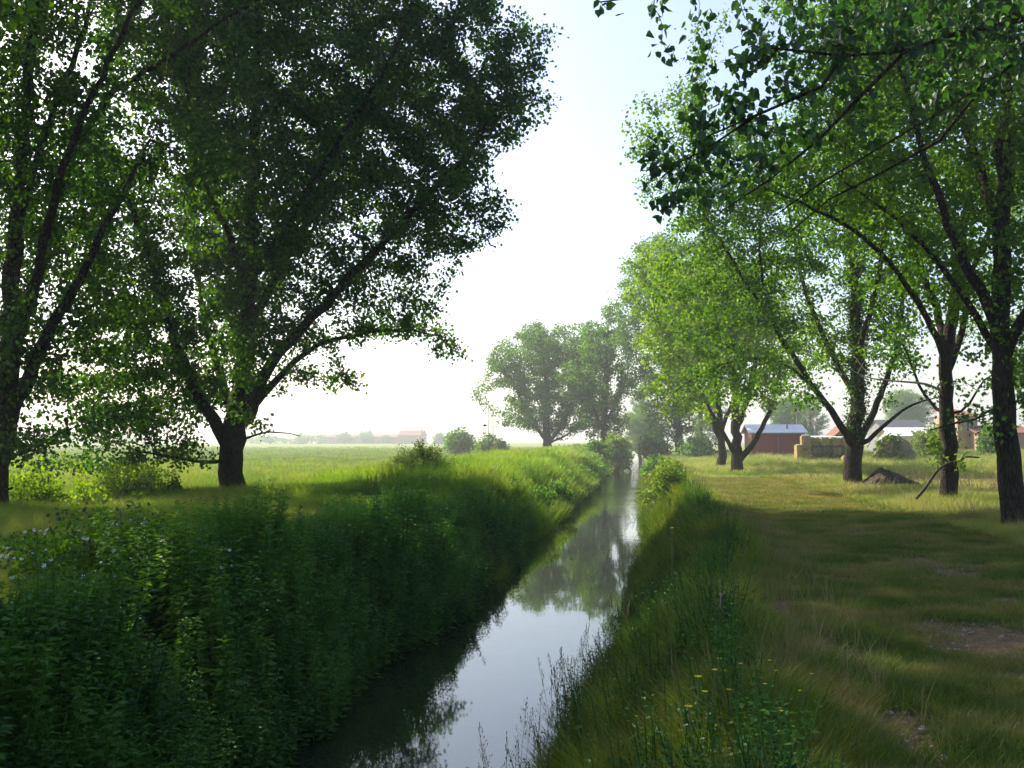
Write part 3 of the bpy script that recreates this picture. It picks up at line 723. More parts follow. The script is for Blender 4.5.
# left edge tree
tree_edge = make_tree(21, (-2, 515), [
    ([(-4, 517, 0), (-3, 480, 0), (0, 450, 0), (8, 405, 0), (10, 350, -.3), (14, 270, -.5), (22, 160, -.5), (30, 60, -.5), (36, -60, 0)], .27, .07),
    ([(6, 425, 0), (25, 385, -.5), (52, 325, -1), (85, 265, -1.2), (118, 200, -1), (150, 140, 0)], .19, .035),
    ([(2, 395, 0), (30, 300, -1.5), (55, 200, -2.5), (85, 110, -3), (125, 30, -3), (160, -40, -3)], .15, .035),
    ([(12, 340, -.3), (40, 270, .8), (60, 190, 1.5), (105, 100, 1.5), (165, 60, 1), (230, 15, .5), (280, -10, 0)], .15, .03),
    ([(18, 220, -.5), (50, 120, -.5), (80, 40, -.5), (100, -40, -.5)], .12, .03),
    ([(0, 430, 0), (-40, 350, 0), (-90, 250, 0), (-130, 120, 0)], .17, .04),
    ([(-3, 455, 0), (-25, 400, 1.5), (-50, 300, 3), (-60, 180, 4)], .14, .03),
    ([(0, 470, 0), (14, 456, -.4), (26, 452, -.6), (46, 448, -.8)], .04, .012),
    ([(-3, 500, 0), (6, 490, -.2), (12, 488, -.3)], .045, .03),
], [(30, 450, 40, .7, -.8, 1.2), (90, 445, 40, .6, -.8, 1.2), (80, 60, 190, 1, 0, 1.1), (-80, 120, 220, 1, 0, 1), (40, -150, 240, .8, 0, 1), (100, 200, 120, .9, 0, 1.3), (60, 350, 110, .8, 0, 1.3), (-80, 350, 130, .8, 0, 1), (60, 440, 62, .5, -.6, 1.6), (210, 40, 80, .9, .5, 1.3), (180, 150, 60, .8, 0, 1.4), (150, 410, 40, .6, -1, 1.5), (120, 300, 60, .8, 0, 1.4)],
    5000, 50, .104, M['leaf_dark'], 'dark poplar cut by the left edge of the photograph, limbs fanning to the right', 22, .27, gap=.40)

# the right-hand row, nearest first
tree_r1 = make_tree(18.8, (1016, 525), [
    ([(1016, 527, 0), (1013, 480, 0), (1006, 430, 0), (1003, 380, 0), (1000, 330, 0), (1003, 220, .1), (1004, 100, .2), (1010, -30, .3)], .225, .08),
    ([(1000, 350, 0), (988, 305, -.2), (962, 255, -.6), (936, 190, -.8), (915, 120, -.8), (890, 30, -.8)], .11, .03),
    ([(998, 352, 0), (975, 315, .4), (952, 280, .8), (922, 245, 1.0), (885, 210, 1.2), (840, 180, 1.5)], .08, .02),
    ([(1003, 230, 0), (980, 170, .8), (960, 110, 1.4), (950, 40, 1.8), (945, -40, 2)], .10, .03),
    ([(1004, 350, 0), (1040, 290, 0), (1080, 220, 0), (1120, 120, 0)], .12, .03),
    ([(1003, 160, 0), (1040, 80, 1), (1080, -20, 1)], .1, .03),
    ([(1000, 400, 0), (975, 420, -.3), (955, 425, -.6), (930, 430, -.9)], .03, .010),
], [(1000, 60, 150, 1, 0, 1.2), (930, 140, 100, .9, 0, 1.2), (1060, 200, 120, 1, 0, 1.1), (980, -120, 180, .7, 0, 1), (880, 180, 60, .7, 1, 1.3), (970, 320, 50, .9, .6, 1.5), (1080, 350, 80, .8, 0, 1), (985, 420, 28, .7, -.4, 1.5), (860, 60, 90, .9, 0, 1.1), (940, 250, 60, .8, 1.5, 1)],
    2400, 44, .09, M['leaf_mid'], 'dark-trunked poplar at the right edge, nearest of the right-hand row', 31, .27, gap=.46, step=.35, dk=.45, di=2.0, spread=.28)
tree_r2 = make_tree(25, (949, 503), [
    ([(949, 505, 0), (949, 460, 0), (947, 400, 0), (948, 350, .1), (955, 300, .2), (965, 220, .3), (972, 120, .4), (976, 10, .5)], .205, .055),
    ([(946, 385, 0), (938, 340, -.3), (915, 300, -.8), (890, 262, -1.2), (855, 232, -1.4), (815, 210, -1.5), (765, 188, -1.5)], .10, .02),
    ([(949, 370, 0), (962, 330, .5), (970, 280, 1), (990, 220, 1.4), (1010, 150, 1.6)], .10, .03),
    ([(947, 350, 0), (930, 290, 1), (905, 230, 1.8), (885, 150, 2.2), (870, 60, 2.5)], .11, .03),
    ([(948, 420, 0), (925, 395, .5), (905, 350, 1), (885, 320, 1.4)], .05, .015),
    ([(950, 420, 0), (970, 402, -.4), (985, 380, -.8), (1000, 370, -1)], .04, .015),
], [(940, 120, 120, 1, 0, 1.1), (860, 160, 110, .8, 0, 1.2), (800, 140, 80, .7, -.5, 1.2), (930, -20, 140, .8, 0, 1), (1000, 180, 80, 1, 1, 1), (900, 260, 70, .8, 1, 1.3), (900, 350, 42, .8, 1.2, 1.3), (985, 380, 34, .8, -.8, 1.3), (770, 190, 50, .6, -1.2, 1.3), (850, 30, 110, .8, 0, 1.1)],
    2300, 38, .100, M['leaf_mid'], 'slim straight poplar second from the right, with a pale dead bough', 32, .23, gap=.46, step=.38, dk=.5, di=2.2, spread=.3)
mb = MB(); pts = catmull([P(944, 392, 25), P(925, 384, 24.6), P(895, 381, 24.2), P(870, 378, 24), P(855, 372, 23.9), P(845, 366, 23.8)], .12); mb.tube(pts, np.linspace(.035, .008, len(pts)), 6)
for a, b_ in (((872, 379, 24), (851, 352, 24.1)), ((851, 352, 24.1), (846, 335, 24.1)), ((858, 373, 23.9), (866, 358, 23.8)), ((900, 382, 24.2), (912, 368, 24)), ((866, 358, 23.8), (864, 345, 23.8))):
    mb.tube([P(*a), P(*b_)], [.012, .005], 4)
o = mb.build('dead_branch', M['dead_wood'], None, True); o.data.transform(__import__('mathutils').Matrix.Translation(-tree_r2.location)); o.parent = tree_r2
o['label'] = 'bare pale dead bough reaching left from the trunk'

tree_r3 = make_tree(35.5, (853, 486), [
    ([(853, 488, 0), (853, 468, 0), (855, 445, 0), (858, 400, .1), (858, 340, .2), (853, 260, .3), (848, 160, .4), (846, 70, .5)], .30, .06),
    ([(853, 450, 0), (837, 418, -.5), (812, 385, -1), (780, 335, -1.5), (745, 280, -2), (712, 228, -2.2), (692, 190, -2.2)], .135, .03),
    ([(858, 445, 0), (880, 395, .5), (896, 345, 1), (905, 285, 1.5), (910, 210, 1.8)], .13, .035),
    ([(860, 448, 0), (885, 425, -.5), (912, 405, -1), (935, 398, -1.5)], .09, .02),
    ([(857, 400, 0), (830, 350, 1.5), (805, 290, 2.5), (790, 220, 3), (780, 150, 3)], .13, .03),
    ([(812, 385, -1), (780, 362, -1.4), (740, 360, -1.8), (705, 372, -2), (675, 392, -2)], .06, .015),
    ([(780, 335, -1.5), (765, 290, -2.5), (760, 240, -3), (765, 190, -3)], .07, .02),
    ([(858, 350, 0), (878, 280, -1.5), (885, 200, -2.5), (880, 110, -2.5)], .12, .03),
], [(800, 230, 110, .9, 0, 1.1), (720, 220, 65, .9, -2, 1.2), (700, 160, 58, 1.0, -2, 1.2), (690, 300, 60, .9, -2, 1.2), (850, 140, 120, .9, 0, 1.1), (770, 120, 90, .8, 0, 1.1), (910, 260, 70, .9, 1.5, 1.1), (760, 320, 60, .7, -2, 1.3), (850, 40, 100, .8, 0, 1), (925, 395, 34, .6, -1, 1.4), (840, 330, 60, .8, 1.5, 1.2), (740, 390, 45, .6, -2, 1.2), (890, 340, 45, .8, 1, 1.2), (700, 60, 40, 1.0, -1, 1.2), (740, 50, 60, .9, 0, 1.2), (800, 400, 36, .5, -1, 1.2), (880, 385, 30, .6, 0, 1.2), (650, 130, 32, 1.3, -2, 1.2), (660, 175, 34, .9, -2, 1.2), (690, 110, 40, .9, -2, 1.2)],
    3300, 38, .112, M['leaf_mid'], 'thick ivy-clad trunk poplar third from the right, leaning bough to the left', 33, .36, ivy=4200, gap=.48, step=.42, dk=.52)
tree_r4 = make_tree(53, (737, 470), [
    ([(736, 471, 0), (737, 455, 0), (736, 425, 0), (735, 390, 0), (732, 340, 0), (728, 290, 0)], .30, .06),
    ([(738, 462, 0), (756, 438, -.3), (770, 410, -.6), (780, 370, -1), (785, 330, -1)], .17, .035),
    ([(736, 455, 0), (722, 432, -.5), (708, 405, -1), (690, 370, -1.5), (670, 350, -2)], .14, .03),
    ([(737, 430, 0), (750, 390, 1), (758, 340, 2), (762, 290, 2)], .18, .03),
], [(655, 270, 34, 1, -2, 1), (640, 300, 26, 1, -2, 1), (740, 310, 75, .8, 0, 1.1), (690, 340, 60, .9, -1, 1.2), (780, 350, 48, .8, 0, 1.2), (700, 400, 45, .7, -2, 1.2), (670, 390, 30, .9, -2.5, 1), (745, 390, 50, .6, -2, 1.1), (700, 290, 45, .8, 0, 1), (665, 330, 26, .8, -1, 1)],
    2200, 36, .150, M['leaf_light'], 'bright yellow-green tree with three low forking stems beside the brick barn', 34, .36, gap=.50, step=.5, dk=.62)
tree_r5 = make_tree(60, (722, 468), [
    ([(722, 469, 0), (722, 450, 0), (720, 420, 0), (715, 380, 0), (708, 330, 0)], .27, .05),
    ([(721, 440, 0), (705, 405, 0), (690, 370, 0), (680, 330, 0)], .16, .04),
    ([(721, 430, 0), (735, 395, 1), (745, 350, 1), (752, 310, 1)], .16, .04),
], [(705, 330, 60, .9, 0, 1.1), (680, 360, 36, .9, 0, 1.1), (740, 330, 45, .9, 0, 1.1), (700, 280, 38, .8, 0, 1.1), (690, 395, 30, .7, 0, 1)],
    1400, 42, .15, M['leaf_mid'], 'single-stemmed tree directly behind and left of the forked yellow-green tree', 35, .36, gap=.42, step=.5, dk=.65)
tree_r6 = make_tree(95, (680, 446), [
    ([(680, 457, 0), (679, 430, 0), (676, 380, 0), (672, 320, 0), (668, 270, 0), (664, 240, 0)], .4, .07),
    ([(679, 420, 0), (660, 390, 0), (645, 360, 0), (630, 350, 0)], .16, .04),
    ([(678, 400, 0), (695, 350, 0), (705, 300, 0)], .16, .04),
], [(660, 290, 45, 1.1, 0, 1.1), (640, 330, 32, 1, 0, 1.1), (690, 330, 45, 1.2, 0, 1.1), (650, 380, 32, .9, 0, 1.1), (670, 420, 32, .7, 0, 1), (652, 250, 20, 1, 0, 1), (628, 320, 18, 1.2, 0, 1), (700, 270, 40, 1, 0, 1)],
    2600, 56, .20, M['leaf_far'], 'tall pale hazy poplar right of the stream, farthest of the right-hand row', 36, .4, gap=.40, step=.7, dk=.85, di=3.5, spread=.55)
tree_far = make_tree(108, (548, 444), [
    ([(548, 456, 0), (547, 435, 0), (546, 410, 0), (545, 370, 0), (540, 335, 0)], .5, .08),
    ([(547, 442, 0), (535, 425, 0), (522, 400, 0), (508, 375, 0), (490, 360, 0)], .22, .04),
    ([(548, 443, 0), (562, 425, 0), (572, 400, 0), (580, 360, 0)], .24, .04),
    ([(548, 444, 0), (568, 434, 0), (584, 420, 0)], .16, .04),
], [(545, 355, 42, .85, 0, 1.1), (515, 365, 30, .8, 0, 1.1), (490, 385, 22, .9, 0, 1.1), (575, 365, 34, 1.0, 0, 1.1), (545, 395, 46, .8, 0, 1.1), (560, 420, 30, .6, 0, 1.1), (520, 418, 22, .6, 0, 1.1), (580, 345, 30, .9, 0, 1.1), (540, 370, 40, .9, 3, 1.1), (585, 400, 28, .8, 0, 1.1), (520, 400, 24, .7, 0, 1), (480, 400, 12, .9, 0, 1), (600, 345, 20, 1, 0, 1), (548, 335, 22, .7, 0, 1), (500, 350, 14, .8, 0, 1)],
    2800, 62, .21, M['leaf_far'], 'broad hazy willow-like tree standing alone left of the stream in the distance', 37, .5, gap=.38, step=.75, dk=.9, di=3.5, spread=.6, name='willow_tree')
tree_far2 = make_tree(100, (604, 446), [
    ([(603, 459, 0), (604, 440, 0), (605, 410, 0), (607, 370, 0), (608, 330, 0)], .4, .08),
    ([(604, 430, 0), (592, 405, 0), (586, 380, 0)], .16, .04),
    ([(604, 425, 0), (617, 400, 0), (622, 370, 0)], .16, .04),
], [(590, 420, 20, .8, 0, 1), (580, 380, 24, 1, 0, 1), (606, 345, 28, 1.1, 0, 1.1), (600, 385, 30, 1, 0, 1.1), (620, 380, 20, 1.2, 0, 1.1), (606, 420, 26, .8, 0, 1), (590, 350, 16, 1, 0, 1), (612, 310, 14, 1, 0, 1)],
    1700, 60, .20, M['leaf_mid'], 'narrow green tree between the hazy willow-like tree and the stream', 38, .4, gap=.40, step=.7, dk=.85, di=3.5, spread=.5)

# near tree just outside the frame on the right, boughs hanging into the picture
base_n = np.array([8.6, 9.4, float(TZ(8.6, 9.4)) - .08])
DN = 8.2
near_t = make_tree(DN, None, [
    ([(1690, 520, 1.2), (1680, 300, 1.0), (1660, 100, .9), (1640, -150, .8), (1630, -450, .6)], .26, .10),
    ([(1665, 160, .9), (1400, 20, .6), (1200, -10, .3), (1060, 8, 0), (960, 34, -.2), (900, 52, -.3), (840, 60, -.4), (770, 48, -.5)], .075, .012),
    ([(1670, 240, .9), (1400, 90, 1.2), (1200, 40, 1.0), (1060, 40, .6), (985, 88, .5), (935, 118, .4), (880, 150, .3), (820, 184, .2), (780, 212, .2)], .055, .007),
    ([(900, 52, -.3), (860, 96, -.2), (820, 138, -.1), (770, 178, 0), (720, 212, 0)], .022, .006),
    ([(870, 58, -.3), (820, 88, -.4), (760, 115, -.4), (705, 150, -.4), (668, 168, -.4)], .022, .006),
    ([(1640, -60, .8), (1300, -120, .3), (1000, -60, 0), (850, -25, -.2), (740, -10, -.3), (660, -6, -.4), (600, 2, -.4)], .05, .006),
    ([(985, 88, .5), (940, 140, .6), (880, 175, .7), (830, 200, .8), (790, 232, .8)], .02, .005),
    ([(740, 115, -.4), (700, 140, -.5), (672, 200, -.5)], .012, .005),
], [(688, 165, 52, .9, -.4, .8), (712, 85, 34, 1.1, -.4, .9), (662, 200, 26, .9, -.4, .8), (722, 215, 30, .7, 0, .9), (760, 60, 52, .8, -.3, .9), (850, 25, 75, .6, -.2, 1), (960, 20, 80, .7, 0, 1), (1060, 10, 90, .8, 0, 1), (780, 130, 42, .7, -.2, .9), (693, 22, 20, .9, -.4, .9), (646, 4, 9, .6, -.4, .5), (600, 6, 16, .6, -.4, .6), (640, 2, 12, .6, -.4, .6), (840, 110, 40, .5, 0, 1), (1150, -20, 60, .8, 0, 1), (1450, -150, 90, .8, .5, 1), (740, 150, 46, .9, -.3, .8), (640, 150, 16, .9, -.4, .7), (690, 60, 22, 1, -.4, .8), (700, 120, 34, 1, -.4, .8), (700, 240, 18, .7, 0, .8), (940, 90, 40, .6, .3, 1)],
    2600, 7, .070, M['leaf_near'], 'near poplar just beyond the right edge, large-leaved boughs hanging across the top right', 39, .26, gap=.30, step=.11, dk=.16, di=.8, spread=.10, base=base_n, shape='leaf', twig_r=.012, tip=.0022, taper=2.2, hang=1.2)

# unseen poplars added left of frame to shade the foreground; further hazy ones behind
cp = copy_thing
cp(tree_r2, (-14.5, 13, float(TZ(-14.5, 13))), 2.1, 1.25, 'unseen slim poplar continuing the left-hand row, added to shade the foreground')
cp(tree_r3, (-13, 6, float(TZ(-13, 6))), 3.9, 1.15, 'unseen dark poplar level with the camera, added to shade the foreground')
cp(tree_r3, (-14, -4, float(TZ(-14, -4))), 1.6, 1.15, 'unseen large dark poplar behind the camera, added to shade the foreground')
def gpt(px, D): 
    p = P(px, 440, D); return (p[0], p[1], float(TZ(p[0], p[1])) - .1)
cp(tree_far2, gpt(642, 190), 1, .8, 'small hazy tree closing the far end of the stream')
cp(tree_far, gpt(790, 170), 2, .62, 'grey-green trees crown rising behind the white roof of the brick barn')
cp(tree_far2, gpt(812, 165), 3, .6, 'slim dark-green tree at the right end of the barn roof')
cp(tree_far, gpt(905, 190), 4, .75, 'low green tree behind the long white farm building')
cp(tree_far, gpt(640, 150), 5, .55, 'round hazy tree beside the far bend of the stream on the right')
cp(tree_r6, gpt(700, 125), 2.2, .8, 'hazy poplar standing behind the tall pale one on the right bank')
cp(tree_r3, gpt(1060, 48), 2.2, .9, 'leafy poplar beyond the nearest right-hand trunk, crown showing between the trunks')
print('trees', time.time() - T0_)

# ---------------------------------------------------------------- bushes
def bush(name, px, D, w, h, mat, label, seed, n=9000, size=.07, style='round', cat='bush', base=None, lobes=7, group=None, d_=1.0, stems=14):
    rng = np.random.RandomState(seed)
    p = P(px, 440, D) if base is None else np.array(base, float)
    z0 = float(TZ(p[0], p[1])) - .05 if base is None else base[2]
    t = thing(name, label, cat, (p[0], p[1], z0), group)
    mb = MB(); C = []
    if style == 'broom':
        for k in range(stems * 12):
            a = rng.rand() * 2 * pi; rr = (rng.rand() ** .6); x, y = cos(a) * rr * w * .26, sin(a) * rr * w * .26 * d_
            L = h * (.65 + .4 * rng.rand()) * (1 - .35 * rr); tip = np.array([x * 1.9, y * 1.9, L]) + rng.randn(3) * .08
            pts = np.array([[x * .4, y * .4, 0], [x * .9, y * .9, L * .5], tip])
            if k % 2 == 0: mb.tube(pts, [.014, .009, .003], 3)
            m_ = n // (stems * 12); u = rng.rand(m_, 1) ** .7
            C.append(pts[1] * (1 - u) + pts[2] * u + rng.randn(m_, 3) * .07)
    else:
        L_ = []
        for k in range(lobes):
            a = k * 2.4 + rng.rand(); rr = .55 * math.sqrt((k + .3) / lobes) 
            L_.append((cos(a) * rr * w * .5, sin(a) * rr * w * .5 * d_, h * (.18 + .42 * rng.rand()), w * (.26 + .12 * rng.rand()), h * (.26 + .12 * rng.rand())))
        L_.append((0, 0, h * .62, w * .3, h * .36))
        for (x, y, z, r_, rz) in L_:
            m_ = n // len(L_); v = rng.randn(m_, 3); v /= np.linalg.norm(v, axis=1)[:, None]; v *= (rng.rand(m_) ** .42)[:, None] * np.array([r_, r_, rz])
            c = v + np.array([x, y, z]); c[:, 2] += .12 * h * (vnoise3(c, .35 * w / 3 + .15, seed) - .5) * 2
            c = c[vnoise3(c, max(.2, w * .12), seed + 4) > .36]; C.append(c)
            for s in range(3):
                tip = np.array([x, y, z]) + rng.randn(3) * r_ * .22; tip[2] = max(tip[2], .15) * .9
                mb.tube(catmull([[x * .15, y * .15, 0], [x * .6, y * .6, z * .5], tip], .3), .012 * h + .004, 4)
    C = np.concatenate(C); C = C[C[:, 2] > .02]
    mb.build('stems', M['bark_twig'], t, True)
    link('foliage', leaves_mesh('foliage', C, size, rng, tone=(vnoise3(C, .5, seed) - .5) * .8), mat, t)
    return t
bush('broom_bush', 421, 30.5, 2.3, 1.75, M['leaf_bush'], 'rounded dark feathery bush in the meadow grass left of the stream', 51, 26000, .05, 'broom')
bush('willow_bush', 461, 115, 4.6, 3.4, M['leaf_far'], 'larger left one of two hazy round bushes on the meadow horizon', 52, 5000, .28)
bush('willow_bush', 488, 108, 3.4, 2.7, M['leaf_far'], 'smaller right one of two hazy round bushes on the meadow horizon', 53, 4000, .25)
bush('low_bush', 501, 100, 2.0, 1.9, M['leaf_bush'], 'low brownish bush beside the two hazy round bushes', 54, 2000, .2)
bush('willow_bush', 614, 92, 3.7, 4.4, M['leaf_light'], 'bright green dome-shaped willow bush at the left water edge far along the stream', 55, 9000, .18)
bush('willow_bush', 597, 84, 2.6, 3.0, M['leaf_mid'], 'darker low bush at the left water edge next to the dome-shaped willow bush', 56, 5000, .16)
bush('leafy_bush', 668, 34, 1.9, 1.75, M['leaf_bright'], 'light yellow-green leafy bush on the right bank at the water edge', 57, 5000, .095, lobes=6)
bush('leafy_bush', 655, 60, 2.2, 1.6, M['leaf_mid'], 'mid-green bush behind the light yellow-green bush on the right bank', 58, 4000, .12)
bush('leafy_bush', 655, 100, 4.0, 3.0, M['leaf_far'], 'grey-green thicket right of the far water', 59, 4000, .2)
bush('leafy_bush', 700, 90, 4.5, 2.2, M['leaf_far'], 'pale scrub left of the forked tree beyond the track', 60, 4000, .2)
bush('small_shrub', 174, 27, .75, .95, M['leaf_dark'], 'small dark shrub left of the large forked poplar trunk', 61, 3500, .05, lobes=4)
bush('small_tree', 935, 70, 3.4, 3.0, M['leaf_bright'], 'pale green bushy sapling in front of the long white farm building', 62, 5000, .15)
bush('leafy_bush', 992, 75, 2.4, 3.0, M['leaf_mid'], 'dark green bush hiding part of the right-hand brick house', 63, 5000, .16)
for k, (px, D, w_, h_) in enumerate([(300, 420, 16, 5), (318, 430, 10, 4.5), (345, 440, 9, 6.5), (366, 430, 10, 7), (386, 440, 6, 4.5), (440, 400, 6, 5), (270, 400, 20, 4), (240, 420, 22, 5), (60, 380, 30, 6), (120, 400, 30, 5)]):
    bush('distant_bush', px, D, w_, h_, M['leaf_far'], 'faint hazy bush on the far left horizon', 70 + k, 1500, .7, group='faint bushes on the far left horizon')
bush('low_shrub', 50, 23, 3.2, 1.5, M['leaf_light'], 'bright green low shrub under the leftmost poplar by the left edge', 66, 7000, .08, lobes=8)
bush('low_shrub', 128, 26, 3.0, 1.25, M['leaf_light'], 'yellow-green low shrub in the grass between the two left poplars', 67, 6000, .08, lobes=8)
for k, (D_, o_, w_, h_) in enumerate([(33, .5, 1.7, 1.25), (38.5, .3, 1.9, 1.45), (45, .45, 2.2, 1.5), (53, .3, 2.4, 1.7), (64, .4, 2.6, 1.8), (74, .3, 2.8, 2.0)]):
    x_ = float(XL(D_)) - o_
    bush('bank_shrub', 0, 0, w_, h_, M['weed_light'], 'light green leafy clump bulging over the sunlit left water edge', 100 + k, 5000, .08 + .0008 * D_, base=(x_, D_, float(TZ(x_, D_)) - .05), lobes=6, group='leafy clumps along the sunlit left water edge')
# white-flowered shrub
fs = bush('flowering_shrub', 0, 0, 2.5, 1.15, M['leaf_dark'], 'dark shrub dotted with small white flowers at the left edge below the poplars', 64, 16000, .05, base=(-5.35, 9.5, float(TZ(-5.35, 9.5)) - .05), lobes=9)
rng = np.random.RandomState(65)
v = rng.randn(230, 3); v /= np.linalg.norm(v, axis=1)[:, None]; v = v * np.array([1.25, 1.2, .62]); v[:, 2] = np.abs(v[:, 2]) + .30; v[:, :2] += rng.randn(230, 2) * .1
v = v[v[:, 2] > .32][:120]
Vf = []; Qf = []; 
for c in v:
    nrm = np.array([rng.randn() * .5, -.6 + rng.randn() * .4, .8]); nrm /= np.linalg.norm(nrm); a = np.cross(nrm, [1, .2, 0]); a /= np.linalg.norm(a); b_ = np.cross(nrm, a); R = .012 + .014 * rng.rand()
    for k in range(5):
        t1, t2 = k * 2 * pi / 5, (k + .8) * 2 * pi / 5; tm = (t1 + t2) / 2; n0 = len(Vf)
        Vf += [c, c + (a * cos(t1) + b_ * sin(t1)) * R * .8 + nrm * .004, c + (a * cos(tm) + b_ * sin(tm)) * R * 1.15 + nrm * .006, c + (a * cos(t2) + b_ * sin(t2)) * R * .8 + nrm * .004]; Qf.append((n0, n0 + 1, n0 + 2, n0 + 3))
o = link('flowers', mesh_from('flowers', np.array(Vf), [np.array(Qf)], rnd=rng.rand(len(Qf))), M['petal_white'], fs); o['kind'] = 'stuff'; o['label'] = 'small white five-petalled flowers'

# ---------------------------------------------------------------- individual weeds, flowers, seed grasses
def stem_thing(name, cat, label, proto, mats, x, y, group, scale=1.0, rng=None, src=None):
    if src is None:
        t = thing(name, label, cat, (x, y, float(TZ(x, y)) - .02), group)
        for pn, me_, mt in proto: link(pn, me_, mt, t)
        t.scale = (scale,) * 3
        return t
    t = src.copy(); COL.objects.link(t); t.location = (x, y, float(TZ(x, y)) - .02); t.scale = (scale,) * 3; t.rotation_euler = (0, 0, rng.rand() * 6.28)
    if label: t['label'] = label
    for c in src.children:
        d = c.copy(); COL.objects.link(d); d.parent = t
    return t
rng = np.random.RandomState(80)
# tall weed clump in the left foreground, its sun patch put into the leaf colour
srcs = []
for k in range(4):
    Vv, q_, t_, fr = leafy_stem(rng, 1.05 + .2 * rng.rand(), 110, .23, .40)
    mb = MB(); mb.tube([[0, 0, 0], [0.0, 0, .6], [0, 0, 1.1]], [.009, .007, .003], 5)
    srcs.append([('stem', mb.mesh('stem', True), M['stem']), ('leaves', mesh_from('leaves', flat(Vv)[6:], [q_[3:] - 6], rnd=fr[3:]), M['weed_light'])])
first = []
spots = [(188, 8.8, 1.12)] + [(195 + rng.randn() * 42, 8.7 + rng.randn() * .7, .62 + .40 * rng.rand()) for _ in range(34)]
for k, (px, D, s_) in enumerate(spots):
    p = P(px, 600, D); lab = 'tall leafy weed at the lower left, sun patch put into its leaf colour' if k else 'tallest pointed weed of the lower left clump, sun patch put into its leaf colour'
    grp = 'tall weeds with a sun patch put into their colour' if k else None
    if k < 4: first.append(stem_thing('tall_weed', 'weed', lab, srcs[k], None, p[0], p[1], grp, s_)); 
    else: stem_thing('tall_weed', 'weed', lab, None, None, p[0], p[1], grp, s_, rng, first[1 + k % 3])
# yellow flowers on the right bank
fl = []
for k in range(3):
    mb = MB(); b1 = rng.randn(2) * .05; hh = .42 + .15 * rng.rand(); mb.tube([[0, 0, 0], [b1[0] * .4, b1[1] * .4, hh * .5], [b1[0], b1[1], hh]], [.003, .0025, .002], 4); top = np.array([b1[0], b1[1], hh])
    Vf = []; Qf = []
    for j in range(9):
        a = j * 2 * pi / 9; w_ = .34; R = .015; c0 = top
        n0 = len(Vf); Vf += [c0, c0 + np.array([cos(a - w_), sin(a - w_), .3]) * R * .75, c0 + np.array([cos(a), sin(a), .35]) * R * 1.15, c0 + np.array([cos(a + w_), sin(a + w_), .3]) * R * .75]; Qf.append((n0, n0 + 1, n0 + 2, n0 + 3))
    fl.append([('stem', mb.mesh('stem', True), M['stem']), ('flower_head', mesh_from('flower_head', np.array(Vf), [np.array(Qf)], rnd=rng.rand(9)), M['petal_yellow'])])
first = []
for k, (px, py) in enumerate([(737, 612), (706, 687), (727, 675), (733, 671), (741, 676), (712, 697), (788, 680), (701, 730), (807, 675), (760, 671), (697, 702), (735, 692), (813, 702), (770, 701), (780, 712), (672, 540), (744, 545), (738, 556)]):
    D = 1.3 * F / (py - 440) * 1.0 + .2
    D = min(D, 12); p = P(px, py, D)
    lab = 'small yellow flower on a thin stem in the right bank grass'; h0 = p[2] - (float(TZ(p[0], p[1])) - .02)
    s_ = max(.5, h0 / .48)
    if k < 3: first.append(stem_thing('yellow_flower', 'flower', lab, fl[k], None, p[0], p[1], 'yellow flowers in the right bank grass', s_))
    else: t = stem_thing('yellow_flower', 'flower', lab, None, None, p[0], p[1], None, s_, rng, first[k % 3])
# seed-headed grasses standing up against the water
sg = []
for k in range(5):
    mb = MB(); b1 = rng.randn(2) * .10; hh = 1.0; pts = catmull([[0, 0, 0], [b1[0] * .25, b1[1] * .25, .5], [b1[0], b1[1], hh]], .15); mb.tube(pts, np.linspace(.0028, .0012, len(pts)), 3)
    Vf = []; Qf = []; nn = 26 if k % 2 else 18
    for j in range(nn):
        u = .70 + .3 * j / nn; c = np.array([b1[0] * u ** 2, b1[1] * u ** 2, hh * u]); a = rng.rand() * 6.28; sp_ = (.055 * (1 - (j / nn)) + .006) * (1.0 if k % 2 else .3); e = c + np.array([cos(a) * sp_, sin(a) * sp_, .02 + .5 * sp_])
        mb.tube([c, e], [.0008, .0006], 3, False); dd = (e - c) / np.linalg.norm(e - c) * .5 + np.array([0, 0, .6]); s_ = np.array([-sin(a), cos(a), 0]) * .0045
        n0 = len(Vf); Vf += [e, e + dd * .012 + s_, e + dd * .028, e + dd * .012 - s_]; Qf.append((n0, n0 + 1, n0 + 2, n0 + 3))
    lv = blade_tuft(rng, 5, .5, .007, .02, .4, .3, 3)
    sg.append([('stem', mb.mesh('stem', True), M['stem']), ('seed_head', mesh_from('seed_head', np.array(Vf), [np.array(Qf)], rnd=rng.rand(len(Qf))), M['seed']), ('blades', mesh_from('blades', flat(lv[0]), [lv[1], lv[2]], rnd=lv[3]), M['grass_bank'])])
first = []
for k in range(64):
    y = 5.6 + 7.5 * rng.rand() ** 1.2; x = float(XR(y)) - .12 + .75 * rng.rand() ** 1.5
    lab = 'slender seed-headed grass stalk standing against the water at the bottom'; s_ = .72 + .38 * rng.rand()
    if k < 5: first.append(stem_thing('seed_grass', 'grass stalk', lab, sg[k], None, x, y, 'seed-headed grasses along the right water edge', s_))
    else: stem_thing('seed_grass', 'grass stalk', lab, None, None, x, y, None, s_, rng, first[k % 5])
